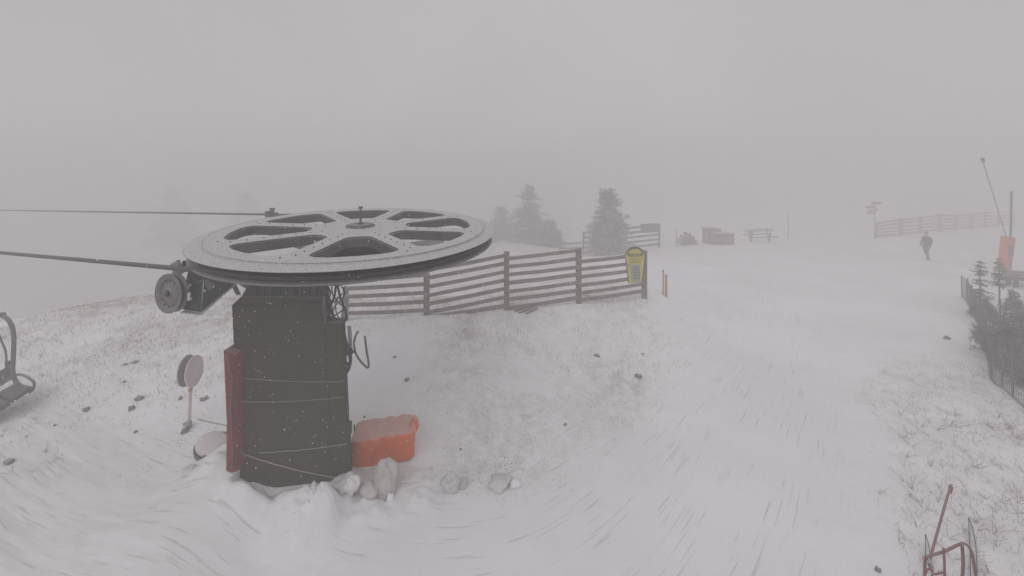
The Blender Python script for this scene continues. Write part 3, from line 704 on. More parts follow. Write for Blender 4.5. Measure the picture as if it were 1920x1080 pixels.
# ---- orange covered box at the right foot
ob = thing('orange_covered_box', 'low box wrapped in snow dusted orange plastic sheet beside the column foot', 'box')
b0 = G(722, 874); b0 = Vector((b0.x, b0.y, b0.z))
def wrapped_box(c, size, rz, mt, parent, name, seed, nseg=22, amp=.02, lean=0):
    import bmesh
    bm = bmesh.new(); bmesh.ops.create_cube(bm, size=1); bmesh.ops.subdivide_edges(bm, edges=bm.edges[:], cuts=nseg, use_grid_fill=True)
    rot = Matrix.Rotation(rz, 4, 'Z')
    for v in bm.verts:
        p = v.co.copy()
        q = Vector((p.x, p.y, p.z)); e = 9.0
        n_ = (abs(2*q.x)**e + abs(2*q.y)**e + abs(2*q.z)**e) ** (1/e)
        q = q / max(n_, 1e-3) if n_ > .3 else q
        fold = mn.noise(Vector((q.x * 9 + q.z * 2.5 + seed, q.y * 3, q.z * 1.6))) ; fine = mn.noise(Vector((q.x * 22, q.y * 14 + seed, q.z * 10)))
        n2 = q.normalized()
        topness = max(0, q.z * 2)
        q = q + n2 * (fold * amp * (1 + topness) + fine * amp * .4 + .016 * math.sin(q.x * 26 + q.z * 7 + q.y * 6) * topness)
        q = Vector((q.x * size[0], q.y * size[1], q.z * size[2])); q.x += q.z * lean
        v.co = rot @ q + Vector(c)
    me_ = bpy.data.meshes.new(name); bm.to_mesh(me_); bm.free(); me_.materials.append(mt)
    for p in me_.polygons: p.use_smooth = True
    o = bpy.data.objects.new(name, me_); COL.objects.link(o); o.parent = parent; return o
wrapped_box(b0 + Vector((-.09, .24, .19)), (.86, .48, .42), R(14), M['orange'], ob, 'plastic_cover', 3, amp=.02)
w = MB(); tpts = [P(766, 800, 5.6), P(774, 783, 5.6), P(779, 790, 5.55), P(782, 806, 5.5), P(778, 816, 5.45), P(770, 806, 5.5)]
w.prism(tpts, Vector((.02, .06, .02))); w.build('gathered_corner', M['orange'], ob, bevel=.01)
w = MB(); w.tube([P(664, 796, 5.55), P(666, 835, 5.4), P(668, 868, 5.3)], .012, 6); w.build('dark_edge', M['rubber'], ob)  # dark strip down the left edge of the box

# ---- round signs on a post
rs = thing('round_sign', 'pale round double plate sign on a thin post left of the tower', 'sign')
g0 = GG(355, 806)
Ys = g0.y
def disc(c, r, th, nrm_, name, m, parent, rim=None):
    mt = Matrix.Translation(c) @ Vector(nrm_).normalized().to_track_quat('Z', 'Y').to_matrix().to_4x4()
    w = MB(); w.lathe([(0, th/2), (r*.97, th/2), (r, th*.3), (r, -th*.3), (r*.97, -th/2), (0, -th/2)], 40, mt); return w.build(name, m, parent)
nd = Vector((.36, -.93, .08))
disc(P(357.5, 696, Ys) + Vector((.05, .01, 0)), .232, .02, (1, .2, .08), 'front_plate', M['plate'], rs)
disc(P(357.5, 694, Ys) - Vector((.05, .01, 0)), .232, .02, (1, .2, .08), 'rear_plate', M['plate_back'], rs)
w = MB(); w.tube([P(357, 715, Ys + .04), P(354, 806, Ys + .04) + Vector((0, 0, -.12))], .024, 10); w.build('post', M['plate'], rs, smooth=True)
w = MB(); w.tube([P(357, 727, Ys + .04), P(357, 733, Ys + .04)], .028, 10); w.build('post_band', M['stake'], rs)
w = MB(); w.tube([P(354, 790, Ys + .04), P(354, 805, Ys + .04)], .04, 10); w.box(P(350, 795, Ys), (.09, .05, .04)); w.build('base_socket', M['plate_back'], rs)

# ---- round snow covered lid
lid = thing('snow_topped_drum', 'skewed round snow covered drain with a dark ribbed rim beside the red padding', 'drum')
l0 = G(380, 862); lc = Vector((l0.x - .02, l0.y + .24, gz(l0.x, l0.y + .24) + .045))
e_ = .1; gx_ = (gz(lc.x + e_, lc.y) - gz(lc.x - e_, lc.y)) / (2 * e_) * .5; gy_ = (gz(lc.x, lc.y + e_) - gz(lc.x, lc.y - e_)) / (2 * e_) * .5
v1_ = Vector((1, 0, gx_)); v2_ = Vector((-.72, .98, -.72 * gx_ + .98 * gy_)); v3_ = v1_.cross(v2_).normalized()     # a round drain skewed to an oval so it looks round from the camera
LM = Matrix(((v1_.x, v2_.x, v3_.x, lc.x), (v1_.y, v2_.y, v3_.y, lc.y), (v1_.z, v2_.z, v3_.z, lc.z), (0, 0, 0, 1)))
w = MB(); w.lathe([(0, .085), (.10, .082), (.18, .068), (.23, .045), (.255, .018), (.26, -.05), (0, -.05)], 48, LM @ Matrix.Translation((-.035, .0, .0))); w.build('snow_cap', M['lid_snow'], lid, smooth=True)
w = MB(); w.lathe([(.25, .004), (.265, .010), (.275, .002), (.275, -.06), (.25, -.06)], 48, LM); w.build('rim', M['dark_steel'], lid)
w = MB(); w.lathe([(.30, -.035), (.315, -.022), (.325, -.035), (.325, -.09)], 48, LM); w.build('outer_ring', M['steel'], lid)
w = MB()
for k in range(44):
    a = 2 * math.pi * k / 44; p = LM @ Vector((.288 * math.cos(a), .288 * math.sin(a), -.03)); w.box(p, (.02, .02, .025))
ch = w.build('rim_rib', M['steel'], lid); ch['kind'] = 'stuff'
w = MB(); w.tube(smooth_path([P(372, 786, lc.y + .3), P(390, 791, lc.y + .28), P(412, 795, lc.y + .25), P(424, 798, lc.y + .2)], 4), .007, 5); w.build('cord', M['wire'], lid)

# ------------------------------------------------------------------ lumps and stones
def lump(name, px, py, wpx, hpx, m, label, cat, group=None, seed=0, depth=.8, sink=.25, facet=True, sub=3, amp=.28):
    p = GG(px, py); s = p.y / FPX; rx = wpx * s / 2; rz = hpx * s
    import bmesh
    bm = bmesh.new(); bmesh.ops.create_icosphere(bm, subdivisions=sub, radius=1)
    for v in bm.verts:
        q = v.co.copy(); n1 = mn.noise(q * 1.3 + Vector((seed * 3.7, 1, 2))); n2 = mn.noise(q * 3.2 + Vector((seed, 5, 2))); n3 = mn.noise(q * 8 + Vector((seed, 9, 2)))
        cell = mn.voronoi(q * 1.4 + Vector((seed, 2, 7)))[0][0] if facet else 0
        q = q * (1 + amp * n1 + amp * .4 * n2 + amp * .16 * n3 - cell * amp * .25)
        v.co = Vector((q.x * rx, q.y * rx * depth, q.z * rz * .62))
    me_ = bpy.data.meshes.new(name); bm.to_mesh(me_); bm.free(); me_.materials.append(m)
    for f_ in me_.polygons: f_.use_smooth = True
    o = bpy.data.objects.new(name, me_); COL.objects.link(o)
    o.location = p + Vector((0, rx * depth * .5, rz * (.62 - sink) * .8)); o.rotation_euler = (0, 0, random.uniform(-.5, .5))
    tag(o, label, cat, group); return o
SL = [
 ('snow_block', 640, 935, 46, 30, 'ice_snow', 'icy snow block at the right corner of the column foot', 'snow block'),
 ('snow_block', 352, 892, 30, 14, 'ice_snow', 'flat icy slab lying left of the snow topped drain', 'snow slab'),
 ('snow_block', 655, 938, 34, 28, 'snow', 'small snow block just left of the tall pale boulder', 'snow block'),
 ('boulder', 718, 938, 52, 62, 'pinksnow', 'tall pale rounded boulder under the orange covered box', 'boulder'),
 ('snow_block', 692, 948, 38, 22, 'pinksnow', 'low flat pinkish snow block in front left of the tall boulder', 'snow block'),
 ('snow_block', 731, 952, 14, 16, 'snow', 'tiny snow nugget in front right of the tall boulder', 'snow block'),
 ('snow_block', 845, 922, 36, 30, 'ice_snow', 'rounded hollowed snow chunk right of the boulder in the open', 'snow chunk'),
 ('snow_block', 866, 912, 22, 14, 'pinksnow', 'small chunk touching the right of the hollowed snow chunk', 'snow chunk'),
 ('snow_block', 935, 915, 44, 20, 'ice_snow', 'left piece of the two low snow chunks below the bank', 'snow chunk'),
 ('snow_block', 966, 912, 24, 15, 'snow', 'right and smaller piece of the two low snow chunks below the bank', 'snow chunk'),
]
for i, (n, px, py, wp, hp, m, lb, ct) in enumerate(SL):
    lump(n, px, py, wp, hp, M[m], lb, ct, 'heaps and blocks of snow at the tower foot', seed=i * 1.7 + 1, sub=4 if wp > 30 else 3, amp=.34)
ST = [(160,772,14,8,'flat grey stone nearest the lift chair on the left slope'),(244,771,12,12,'round grey stone in the middle of the left slope'),(258,752,18,9,'largest angular stone above the round stone on the left slope'),
 (251,681,12,6,'dark stone highest on the left slope'),(234,686,9,4,'thin stone just left of the highest stone on the left slope'),(232,717,7,4,'tiny stone between the highest and the largest stones of the left slope'),
 (337,751,9,7,'pale stone left of the round sign post'),(382,751,18,6,'flat twiggy stone between the sign post and the red padding'),(253,812,8,5,'lone small stone below the round stone'),
 (344,813,13,13,'grey stone leaning at the foot of the round sign'),(102,800,6,4,'small dark stone low on the left slope near the chair'),(12,868,20,9,'pinkish stone at the left edge below the chair'),
 (762,710,12,5,'dark flat stone on the bank right of the wire hoop'),(1120,668,11,5,'dark stone high on the bank below the last fence bay'),(1198,710,16,9,'pinkish grassy clod on the bank edge'),
 (1648,1066,12,10,'dark stone on the snow left of the red sled'),(1206,668,6,4,'tiny stone right of the dark bank stone'),(1060,797,7,5,'small black stone on the lower bank edge'),(863,844,5,4,'tiny black pebble on the bank right of the orange box'),
 (1778,636,12,7,'grassy stone left of the netting enclosure'),(740,668,8,4,'tiny stone just right of the wire hoop'),(683,783,5,4,'pebble behind the orange covered box')]
for i, (px, py, wp, hp, lb) in enumerate(ST):
    lump('stone', px, py, wp * .85, hp * .9, M['stone'], lb, 'stone', 'loose stones on the snow', seed=i * 2.3, sub=3, amp=.62, sink=.3)

# ------------------------------------------------------------------ wooden fences
def board(parent, a, b_, h, t, m, name='board'):
    w = MB(); w.bar(a, b_, t, h); return w.build(name, m, parent)
f1 = thing('rail_fence', 'grey brown wooden fence of seven wide rails just behind the big wheel', 'fence')
FP = {648: (9.0, 538, 601, 8), 800: (9.2, 512, 590, 10), 950: (9.5, 471, 581, 10), 1085: (9.9, 464, 568, 10), 1208: (10.6, 469, 560, 9)}
for px, (Y, t_, b_, wd) in FP.items():
    s = Y / FPX; w = MB(); a = P(px, b_, Y) + Vector((0, 0, -.25)); q = P(px, t_, Y)
    w.bar(a, q, wd * s, .10, (0, 1, 0)); w.build('post', M['wood'], f1, bevel=.006)
bays = [((648, 9.0), (800, 9.2), [(509,498),(524,513),(540,531),(554.5,547),(570,563),(585,579)]),
        ((800, 9.2), (950, 9.5), [(505,477),(520,492),(536.5,508),(553,523.5),(569,539),(583,555),(596,571)][:7]),
        ((950, 9.5), (1085, 9.9), [(484,468),(499,483.5),(514,498.5),(529,513),(545,527.5),(560,542),(576,556)]),
        ((1085, 9.9), (1208, 10.6), [(489,474.5),(504,489.5),(518.5,503),(533,516.5),(547.5,530.5),(561,543.5)])]
bays[1] = (bays[1][0], bays[1][1], [(504,477),(520,492),(537,508),(553,523.5),(569,539),(584,555)] + [(593, 571)][:1])
for (xa, Ya), (xb, Yb), ls in bays:
    for i, (ya, yb) in enumerate(ls):
        Ja = random.uniform(-.6, .6); off = Vector((0, -.07, 0))
        a = P(xa, ya + Ja, Ya) + off; b2 = P(xb, yb + random.uniform(-.6, .6), Yb) + off
        dd = (b2 - a).normalized(); mid = (a + b2) / 2 + Vector((0, 0, -random.uniform(.005, .02)))
        w = MB(); pts = [a - dd * .03, mid, b2 + dd * .03]
        r_ = dd.cross(Vector((0, 0, 1))).normalized(); hh = random.uniform(.088, .10)
        vv = []
        for p in pts:
            for i2, j2 in ((-1, -1), (1, -1), (1, 1), (-1, 1)): vv.append(p + r_ * i2 * .014 + Vector((0, 0, 1)) * j2 * hh / 2)
        ff = [(3, 2, 1, 0), (8, 9, 10, 11)]
        for k in (0, 4): ff += [(k, k+1, k+5, k+4), (k+1, k+2, k+6, k+5), (k+2, k+3, k+7, k+6), (k+3, k, k+4, k+7)]
        w.add(vv, ff); w.build('board', M['wood'], f1)

f2 = thing('rail_fence', 'distant short brown rail fence with a dark panel behind the spruce', 'fence')
Y2 = 32
for px, yt, yb_ in ((1050, 432, 470), (1094, 434, 480), (1236, 419, 466)):
    w = MB(); w.bar(P(px, yb_, Y2), P(px, yt, Y2), .15, .1, (0, 1, 0)); w.build('post', M['far_wood'], f2)
for i in range(5):
    board(f2, P(1094, 437 + i * 9, Y2) + Vector((0, -.06, 0)), P(1236, 421 + i * 9, Y2) + Vector((0, -.06, 0)), .19, .03, M['far_wood'])
board(f2, P(1050, 457, Y2) + Vector((0, -.06, 0)), P(1094, 455, Y2) + Vector((0, -.06, 0)), .12, .03, M['far_wood'])
board(f2, P(1050, 466, Y2) + Vector((0, -.06, 0)), P(1094, 464, Y2) + Vector((0, -.06, 0)), .12, .03, M['far_wood'])
w = MB(); w.prism([P(1201, 420, Y2 - .1), P(1235, 419, Y2 - .1), P(1235, 435, Y2 - .1), P(1201, 437, Y2 - .1)], Vector((0, .03, 0))); w.build('notice_panel', M['sign_dark'], f2)

f3 = thing('rail_fence', 'far pinkish brown rail fence climbing to the right behind the walking person', 'fence')
F3 = [(1642, 417, 446, 33), (1689, 409, 443, 33.5), (1726, 406, 438, 34.5), (1762, 401, 433, 35.5), (1792, 403, 431, 36.5), (1820, 400, 429, 37.5), (1847, 397, 427, 38.5), (1872, 396, 425, 39.5), (1900, 394, 423, 40.5)]
for px, yt, yb_, Y in F3:
    w = MB(); w.bar(P(px, yb_ + 4, Y), P(px, yt, Y), .22, .15, (0, 1, 0)); w.build('post', M['redwood'], f3)
for (xa, ta_, ba, Ya), (xb, tb_, bb, Yb) in zip(F3, F3[1:]):
    for k in range(5):
        t = (k + .3) / 5.0
        board(f3, P(xa, ta_ + (ba - ta_) * t, Ya) + Vector((0, -.1, 0)), P(xb, tb_ + (bb - tb_) * t, Yb) + Vector((0, -.1, 0)), .16, .04, M['redwood'])

# ---- avalanche warning sign on the end post
sg = thing('warning_sign', 'yellow round topped warning sign reading RISQUE on the last fence post', 'sign')
YS = 10.3; SN = P(1191, 497, YS); s = YS / FPX
def sxy(px, py, off=0): p = P(px, py, YS); return p + Vector((0, -off, 0))
def outline(gw, gt, gb):
    pts = []
    for k in range(17):
        a = math.pi * k / 16; pts.append((1191 + (17.5 + gw) * math.cos(a), 481 - (16.5 + gt) * math.sin(a)))
    pts += [(1175.5 - gw, 495), (1180 - gw, 530 + gb), (1203 + gw, 528 + gb), (1206.5 + gw, 495)]
    return pts
w = MB(); w.prism([sxy(*p) for p in outline(1.8, 1.8, 1)], Vector((0, .02, 0))); w.build('border', M['sign_dark'], sg)
w = MB(); w.prism([sxy(*p, .006) for p in outline(.2, 0, 0)], Vector((0, .005, 0))); w.build('plate', M['yellow'], sg)
w = MB(); w.prism([sxy(*p, .012) for p in ((1182, 497), (1200.5, 496), (1200, 526), (1184, 527.5))], Vector((0, .004, 0))); w.build('lower_panel', M['sign_pale'], sg)
w = MB(); w.prism([sxy(*p, .014) for p in [(1191 + 13.5 * math.cos(math.pi * k / 12), 478 - 12 * math.sin(math.pi * k / 12)) for k in range(13)] + [(1191 + 15 * math.cos(math.pi * k / 12), 478 - 14 * math.sin(math.pi * k / 12)) for k in range(12, -1, -1)]], Vector((0, .004, 0))); w.build('arch_line', M['sign_dark'], sg)
def text(body, size, px, py, off, m, parent, name='lettering'):
    cu = bpy.data.curves.new(name, 'FONT'); cu.body = body; cu.size = size; cu.align_x = 'CENTER'; cu.align_y = 'CENTER'; cu.extrude = .002; cu.offset = size * .022
    o = bpy.data.objects.new(name, cu); me_ = bpy.data.meshes.new_from_object(o); bpy.data.objects.remove(o)
    me_.materials.clear(); me_.materials.append(m); o = bpy.data.objects.new(name, me_); COL.objects.link(o)
    o.location = sxy(px, py, off); o.rotation_euler = (R(90), R(-2), 0); o.parent = parent; return o
text('RISQUE', .125, 1191, 478, .012, M['sign_dark'], sg)
w = MB()                                 # the smaller lines, too worn to read
for y, x0, x1 in ((485, 1180, 1202), (488.5, 1180, 1200), (491.5, 1182, 1201)):
    x = x0
    while x < x1:
        L = random.uniform(1.2, 2.6); w.box(sxy(min(x + L / 2, x1), y, .011), (L * s, .004, .012)); x += L + .8
for i in range(7):
    y = 500 + i * 3.6; w.box(sxy(1193, y, .018), (random.uniform(9, 13) * s, .004, .013))
o = w.build('small_print', M['sign_dark'], sg); o['kind'] = 'stuff'
w = MB(); w.box(sxy(1180, 496, .02), (10 * s, .01, 4 * s)); w.build('sticker', M['plate_back'], sg)

stk = thing('marker_stake', 'short pale orange stake beside a thin dark rod right of the fence end', 'stake')
g1 = GG(1247, 554)
w = MB(); w.bar(g1 + Vector((.03, 0, -.15)), g1 + Vector((.03, 0, .63)), .06, .05, (0, 1, 0)); w.build('stake', M['stake'], stk)
w = MB(); w.tube([g1 + Vector((-.05, .02, -.15)), g1 + Vector((-.05, .02, .72))], .014, 6); w.tube([g1 + Vector((-.05, .02, .70)), g1 + Vector((-.05, .02, .76))], .022, 6); w.build('rod', M['far_wood'], stk)

# planks half buried by the fence
for i in range(4):
    a = GG(966 + i * 7, 586 + (i % 2) * 3); b2 = GG(990 + i * 6, 578 + (i % 2) * 2)
    w = MB(); w.bar(a + Vector((0, 0, .03)), b2 + Vector((0, 0, .05)), .05, .03); o = w.build('loose_lath', M['wood'])
    tag(o, ['leftmost dark lath of the four lying at the foot of the fence', 'second dark lath from the left at the foot of the fence', 'third dark lath from the left at the foot of the fence', 'rightmost dark lath of the four lying at the foot of the fence'][i], 'lath', 'laths lying at the foot of the fence')

# ------------------------------------------------------------------ trees
def conifer(name, label, cat, base, h, rad, seed, m, group=None, n_whorl=16, per=9, needles=8, leaf=.12, shape=1.0, bare=.08, trunk_r=.07, gap=.15, limbs=True, asym=0):
    rr = random.Random(seed); root = thing(name, label, cat, group, base)
    tr = MB(); tr.tube([(0, 0, -.2), (0, 0, h * .5), (0, 0, h * .98)], [trunk_r, trunk_r * .6, trunk_r * .12], 8)
    cr_ = MB(); lb = MB(); V, Fc = [], []
    for i in range(n_whorl):
        t = (i + rr.uniform(-.3, .3)) / n_whorl; t = max(0, min(.99, t)); z = h * (bare + (1 - bare) * t)
        Rr = rad * (1 - t) ** shape * rr.uniform(.75, 1.12) + leaf * .5
        for k in range(per):
            if rr.random() < gap: continue
            a = 2 * math.pi * (k + rr.uniform(-.4, .4)) / per; L = Rr * rr.uniform(.65, 1.1) * (1 + asym * math.cos(a))
            dz = -L * rr.uniform(.05, .35) if t < .7 else L * rr.uniform(.0, .5)
            e = Vector((math.cos(a) * L, math.sin(a) * L, dz))
            if limbs: lb.tube([Vector((0, 0, z)), Vector((0, 0, z)) + e * .5, Vector((0, 0, z)) + e + Vector((0, 0, L * .1))], [trunk_r * .22, trunk_r * .14, .004], 4, False)
            m_ = max(3, int(needles * L / rad * 2))
            for j in range(m_):
                u = rr.uniform(.12, 1.03); c = Vector((0, 0, z)) + e * u + Vector((rr.gauss(0, 1), rr.gauss(0, 1), rr.gauss(0, .6))) * leaf * .55
                dirv = (e.normalized() * .7 + Vector((rr.gauss(0, .6), rr.gauss(0, .6), rr.gauss(0, .35)))).normalized()
                sd_ = dirv.cross(Vector((rr.gauss(0, .4), rr.gauss(0, .4), 1))).normalized(); l_ = leaf * rr.uniform(.6, 1.3); w_ = l_ * rr.uniform(.18, .35)
                b_ = len(V)
                V.extend([c - dirv * l_ * .5, c + sd_ * w_, c + dirv * l_ * .6, c - sd_ * w_]); Fc.append((b_, b_+1, b_+2, b_+3))
    cr_.add(V, Fc); cr_.build('crown', m, root); tr.build('trunk', M['bark'], root, smooth=True)
    if limbs: o = lb.build('limbs', M['bark'], root); o['kind'] = 'stuff'
    return root
def tree_at(px, ybase, ytop, Y):
    b_ = P(px, ybase, Y); z = gz(b_.x, Y); top = P(px, ytop, Y).z
    return Vector((b_.x, Y, z)), top - z
for (px, yt, Y, rad, seed, m, lb, sh) in (
    (992, 346, 40, 3.1, 3, 'spruce', 'foggy grey green spruce with a wide skirt right of the big wheel', .85),
    (1141, 356, 30.5, 1.9, 5, 'spruce_brown', 'foggy brownish spruce with a blunt top standing before the distant short fence', .55),
    (940, 388, 46, 2.7, 8, 'spruce', 'faint low spruce just right of the big wheel rim', .8),
    (1030, 415, 38, 1.9, 9, 'spruce_brown', 'low brownish young spruce at the right skirt of the wide spruce', .7)):
    b_, h = tree_at(px, 480, yt, Y)
    conifer('spruce_tree', lb, 'tree', b_, h, rad, seed, M[m], 'spruces behind the fence', n_whorl=24, per=11, needles=26, leaf=.30, shape=sh, trunk_r=.09)
for (px, yt, Y, rad, seed, lb) in (
    (325, 350, 66, 4.2, 21, 'barely visible spruce in the fog behind the cables, left one'),
    (462, 360, 68, 4.6, 22, 'barely visible spruce in the fog behind the left side of the big wheel')):
    b_, h = tree_at(px, 480, yt, Y)
    conifer('spruce_tree', lb, 'tree', b_, h, rad, seed, M['spruce'], 'spruces lost in the fog', n_whorl=26, per=10, needles=14, leaf=.7, shape=.8, trunk_r=.14, limbs=False)

# small firs and mountain pines in the enclosure
en1 = G(1838, 600)
conifer('young_fir', 'small young fir with a bare thin stem, leftmost in the netting enclosure', 'young tree', Vector((en1.x, en1.y, en1.z)), 117 * en1.y / FPX, .27, 31, M['pine'], 'young firs in the enclosure', n_whorl=11, per=7, needles=20, leaf=.06, shape=.8, bare=.22, trunk_r=.03)
en2 = G(1874, 572)
conifer('young_fir', 'small young fir in front of the orange padded post', 'young tree', Vector((en2.x, en2.y, en2.z)), 90 * en2.y / FPX, .20, 32, M['pine'], 'young firs in the enclosure', n_whorl=10, per=6, needles=18, leaf=.065, shape=.8, bare=.42, trunk_r=.028)
en3 = G(1900, 590)
conifer('young_fir', 'sparse knee high fir at the right edge behind the pines', 'young tree', Vector((en3.x, en3.y, en3.z)), 44 * en3.y / FPX, .2, 33, M['pine'], 'young firs in the enclosure', n_whorl=8, per=6, needles=18, leaf=.08, shape=.6, bare=.2, trunk_r=.02)
def bush(px, py, hpx, wpx, seed, label):
    b_ = G(px, py); s = b_.y / FPX; h = hpx * s; rad = wpx * s / 2; rr = random.Random(seed)
    root = thing('mountain_pine', label, 'shrub', 'mountain pines inside the netting', b_)
    V, Fc = [], []; st = MB()
    tips = []
    for k in range(60):
        a = rr.uniform(0, 2 * math.pi); q = rr.random() ** .5; e = Vector((math.cos(a) * rad * q, math.sin(a) * rad * q, h * (1.0 - .5 * q * q) * rr.uniform(.45, 1.0)))
        mid = Vector((e.x * .6, e.y * .6, e.z * .4)); st.tube([Vector((0, 0, -.05)), mid, e], [.018, .012, .005], 4, False); tips += [(e, 1.0), ((mid + e) / 2, .8), (mid * .5 + e * .5 + Vector((rr.gauss(0, .08), rr.gauss(0, .08), 0)), .8)]
    for e, f_ in tips:
        for j in range(60):
            dv = Vector((rr.gauss(0, 1), rr.gauss(0, 1), rr.gauss(.5, .8))).normalized(); c = e + dv * rr.uniform(.01, .09) + Vector((0, 0, -rr.random() * .08))
            sd_ = dv.cross(Vector((rr.gauss(0, 1), rr.gauss(0, 1), .3))).normalized(); l_ = rr.uniform(.035, .07); w_ = .007
            n_ = len(V); V.extend([c - sd_ * w_, c + sd_ * w_, c + dv * l_]); Fc.append((n_, n_+1, n_+2))
    w = MB(); w.add(V, Fc); w.build('needles', M['pine'], root); o = st.build('stems', M['bark'], root); return root
bush(1862, 668, 80, 52, 41, 'leftmost mountain pine, spilling over the bend of the netting')
bush(1893, 690, 122, 64, 42, 'tallest mountain pine in the middle of the netting enclosure')
bush(1925, 655, 100, 64, 43, 'mountain pine at the right edge behind the tallest one')
bush(1915, 722, 86, 62, 44, 'nearest mountain pine, low behind the netting at the right edge')
bush(1846, 600, 42, 26, 45, 'small brownish pine at the foot of the leftmost young fir')

# netting
net = thing('netting_fence', 'curved low wire netting on thin stakes around the pines at the right edge', 'fence')
npx = [(1804, 557), (1813, 566), (1822, 583), (1834, 608), (1846, 645), (1853, 680), (1859, 712), (1880, 727), (1900, 745), (1925, 768), (1960, 800)]
npts = [GG(*q) for q in npx]
path = smooth_path(npts, 10); hN = .74
for q, p in zip(npx, npts):
    w = MB(); lean = random.uniform(-.03, .03); w.tube([p + Vector((0, 0, -.15)), p + Vector((lean, 0, hN + random.uniform(.0, .10)))], .016, 6); w.build('stake', M['far_wood'], net)
w = MB()
ts = [0, .08, .17, .27, .38, .5, .62, .74, .86, 1.0]
for t in ts:
    w.tube([p + Vector((0, 0, .02 + t * (hN - .03) + .012 * math.sin(i * 1.7 + t * 9))) for i, p in enumerate(path)], .0042, 4, False)
dense = resample(path, .085)
for i, p in enumerate(dense):
    w.tube([p + Vector((0, 0, .0)), p + Vector((random.uniform(-.015, .015), 0, hN * .5)), p + Vector((0, 0, hN))], .0034, 4, False)
o = w.build('wire_mesh', M['net'], net); o['kind'] = 'stuff'
w = MB(); w.tube([p + Vector((0, 0, .02)) for p in path], .018, 5); w.build('ground_rail', M['far_wood'], net)
for (px, py0, py1, lb_) in ((1849, 560, 600, 'thin dark stake just right of the leftmost young fir'), (1862, 600, 655, 'thin dark stake rising from the leftmost mountain pine'), (1875, 560, 600, 'thin dark stake under the young fir by the orange post'), (1880, 590, 640, 'thin dark stake against the tallest mountain pine')):
    b_ = G(px, py1); w = MB(); w.tube([b_ + Vector((0, 0, -.1)), b_ + Vector((.01, 0, (py1 - py0) * b_.y / FPX))], .022, 6)
    o = w.build('planting_stake', M['bark']); tag(o, lb_, 'stake', 'stakes among the pines')

# ------------------------------------------------------------------ padded post with lance, deck
pp = thing('padded_snow_lance', 'orange padded box around a vertical pole with a long tilted thin lance', 'snow lance')
Yp = 17.5; pb = P(1886, 505, Yp); sP = Yp / FPX
def pw(px, py, dy=0): return P(px, py, Yp + dy)
rd = Vector((.80, .60, 0))
w = MB(); w.prism([pw(1876, 442), pw(1870, 503), pw(1890, 507), pw(1893, 444)], rd * .07); w.build('pad', M['orange_pad'], pp)
w = MB(); w.prism([pw(1893.5, 444, -.01), pw(1890.5, 507, -.01), pw(1896, 506, .25), pw(1905, 446, .25)], rd * .07); w.build('pad', mat('darker_orange_pad', (.50, .11, .05), .6, 0, frost=.7, vary=.15), pp)  # side pad in a slightly darker orange than the others
w = MB(); w.prism([pw(1878, 442, .45), pw(1873, 500, .45), pw(1893, 500, .45), pw(1902, 445, .45)], rd * .06); w.build('pad', M['orange_pad'], pp)
w = MB(); w.tube([pw(1894, 508, .15), pw(1896.5, 358, .15)], .038, 8); w.build('pole', M['steel'], pp)
w = MB(); w.tube([pw(1887, 446, .2), pw(1843, 302, .2)], .026, 8); w.build('lance', M['galv'], pp)
w = MB(); w.tube([pw(1844, 304, .2), pw(1842, 296, .2)], .06, 8); w.build('lance_head', M['dark_steel'], pp)
w = MB(); w.box(pw(1893, 470, .05), (.16, .16, .5)); w.build('pump_body', M['steel'], pp)

dk = thing('wooden_bench', 'snow topped wooden bench at the right edge below the orange padded post', 'bench')
Yd = 14.6
for i in range(3):
    w = MB(); w.bar(P(1884, 508 + i * 4, Yd - i * .28), P(1960, 514 + i * 4, Yd - i * .28), .22, .06); w.build('seat_board', M['far_wood'], dk)
for px, dy in ((1891, 0), (1905, -.4), (1945, 0)):
    a = P(px, 513, Yd + dy - .1); w = MB(); w.bar(Vector((a.x, a.y, gz(a.x, a.y) - .1)), a, .1, .1, (0, 1, 0)); w.build('leg', M['far_wood'], dk)
w = MB(); w.bar(P(1884, 520, Yd - .7), P(1960, 527, Yd - .7), .04, .13); w.build('front_rail', M['far_wood'], dk)

# ------------------------------------------------------------------ distant furniture
def on(px, py): p = G(px, py); return p
# mound shaped stack of logs with a pole
lg = thing('log_pile', 'small foggy brown log pile beside a thin pole right of the distant fence', 'log pile'); p = on(1290, 459)
Yl = p.y; s = Yl / FPX
for row, n in enumerate((5, 4, 3, 1)):
    for k in range(n):
        cx_ = p.x + (k - (n - 1) / 2) * .3; z = p.z + .15 + row * .25
        w = MB(); w.tube([(cx_, Yl - .35, z), (cx_ + random.uniform(-.06, .06), Yl + .6, z)], .125, 8); w.build('log', M['redwood'], lg)
w = MB(); w.tube([Vector((p.x - .95, Yl, p.z - .1)), Vector((p.x - .98, Yl, p.z + 1.35))], .035, 6); w.build('pole', M['far_wood'], lg)
# two wooden bins
bn = thing('wooden_bin', 'taller reddish brown wooden bin of the foggy pair beyond the piste', 'bin', 'foggy wooden bins')
def crate(root, px0, px1, y0, y1, Y, dep, m):
    for k in range(3):
        t0 = y0 + (y1 - y0) * k / 3; t1 = y0 + (y1 - y0) * (k + .93) / 3
        w = MB(); w.prism([P(px0, t0, Y), P(px1, t0, Y), P(px1, t1, Y), P(px0, t1, Y)], Vector((0, dep, 0))); w.build('board', m, root)
    w = MB(); w.prism([P(px0 - 1, y0 - 2, Y - .05), P(px1 + 1, y0 - 2, Y - .05), P(px1 + 1, y0, Y - .05), P(px0 - 1, y0, Y - .05)], Vector((0, dep + .1, 0))); w.build('lid', M['wood'], root)
crate(bn, 1327, 1352, 431, 459, 31, .9, M['redwood'])
bn2 = thing('wooden_bin', 'lower orange brown wooden bin with a pale lid in front of the taller bin', 'bin', 'foggy wooden bins')
crate(bn2, 1343, 1377, 440, 462, 30, .8, M['redwood'])
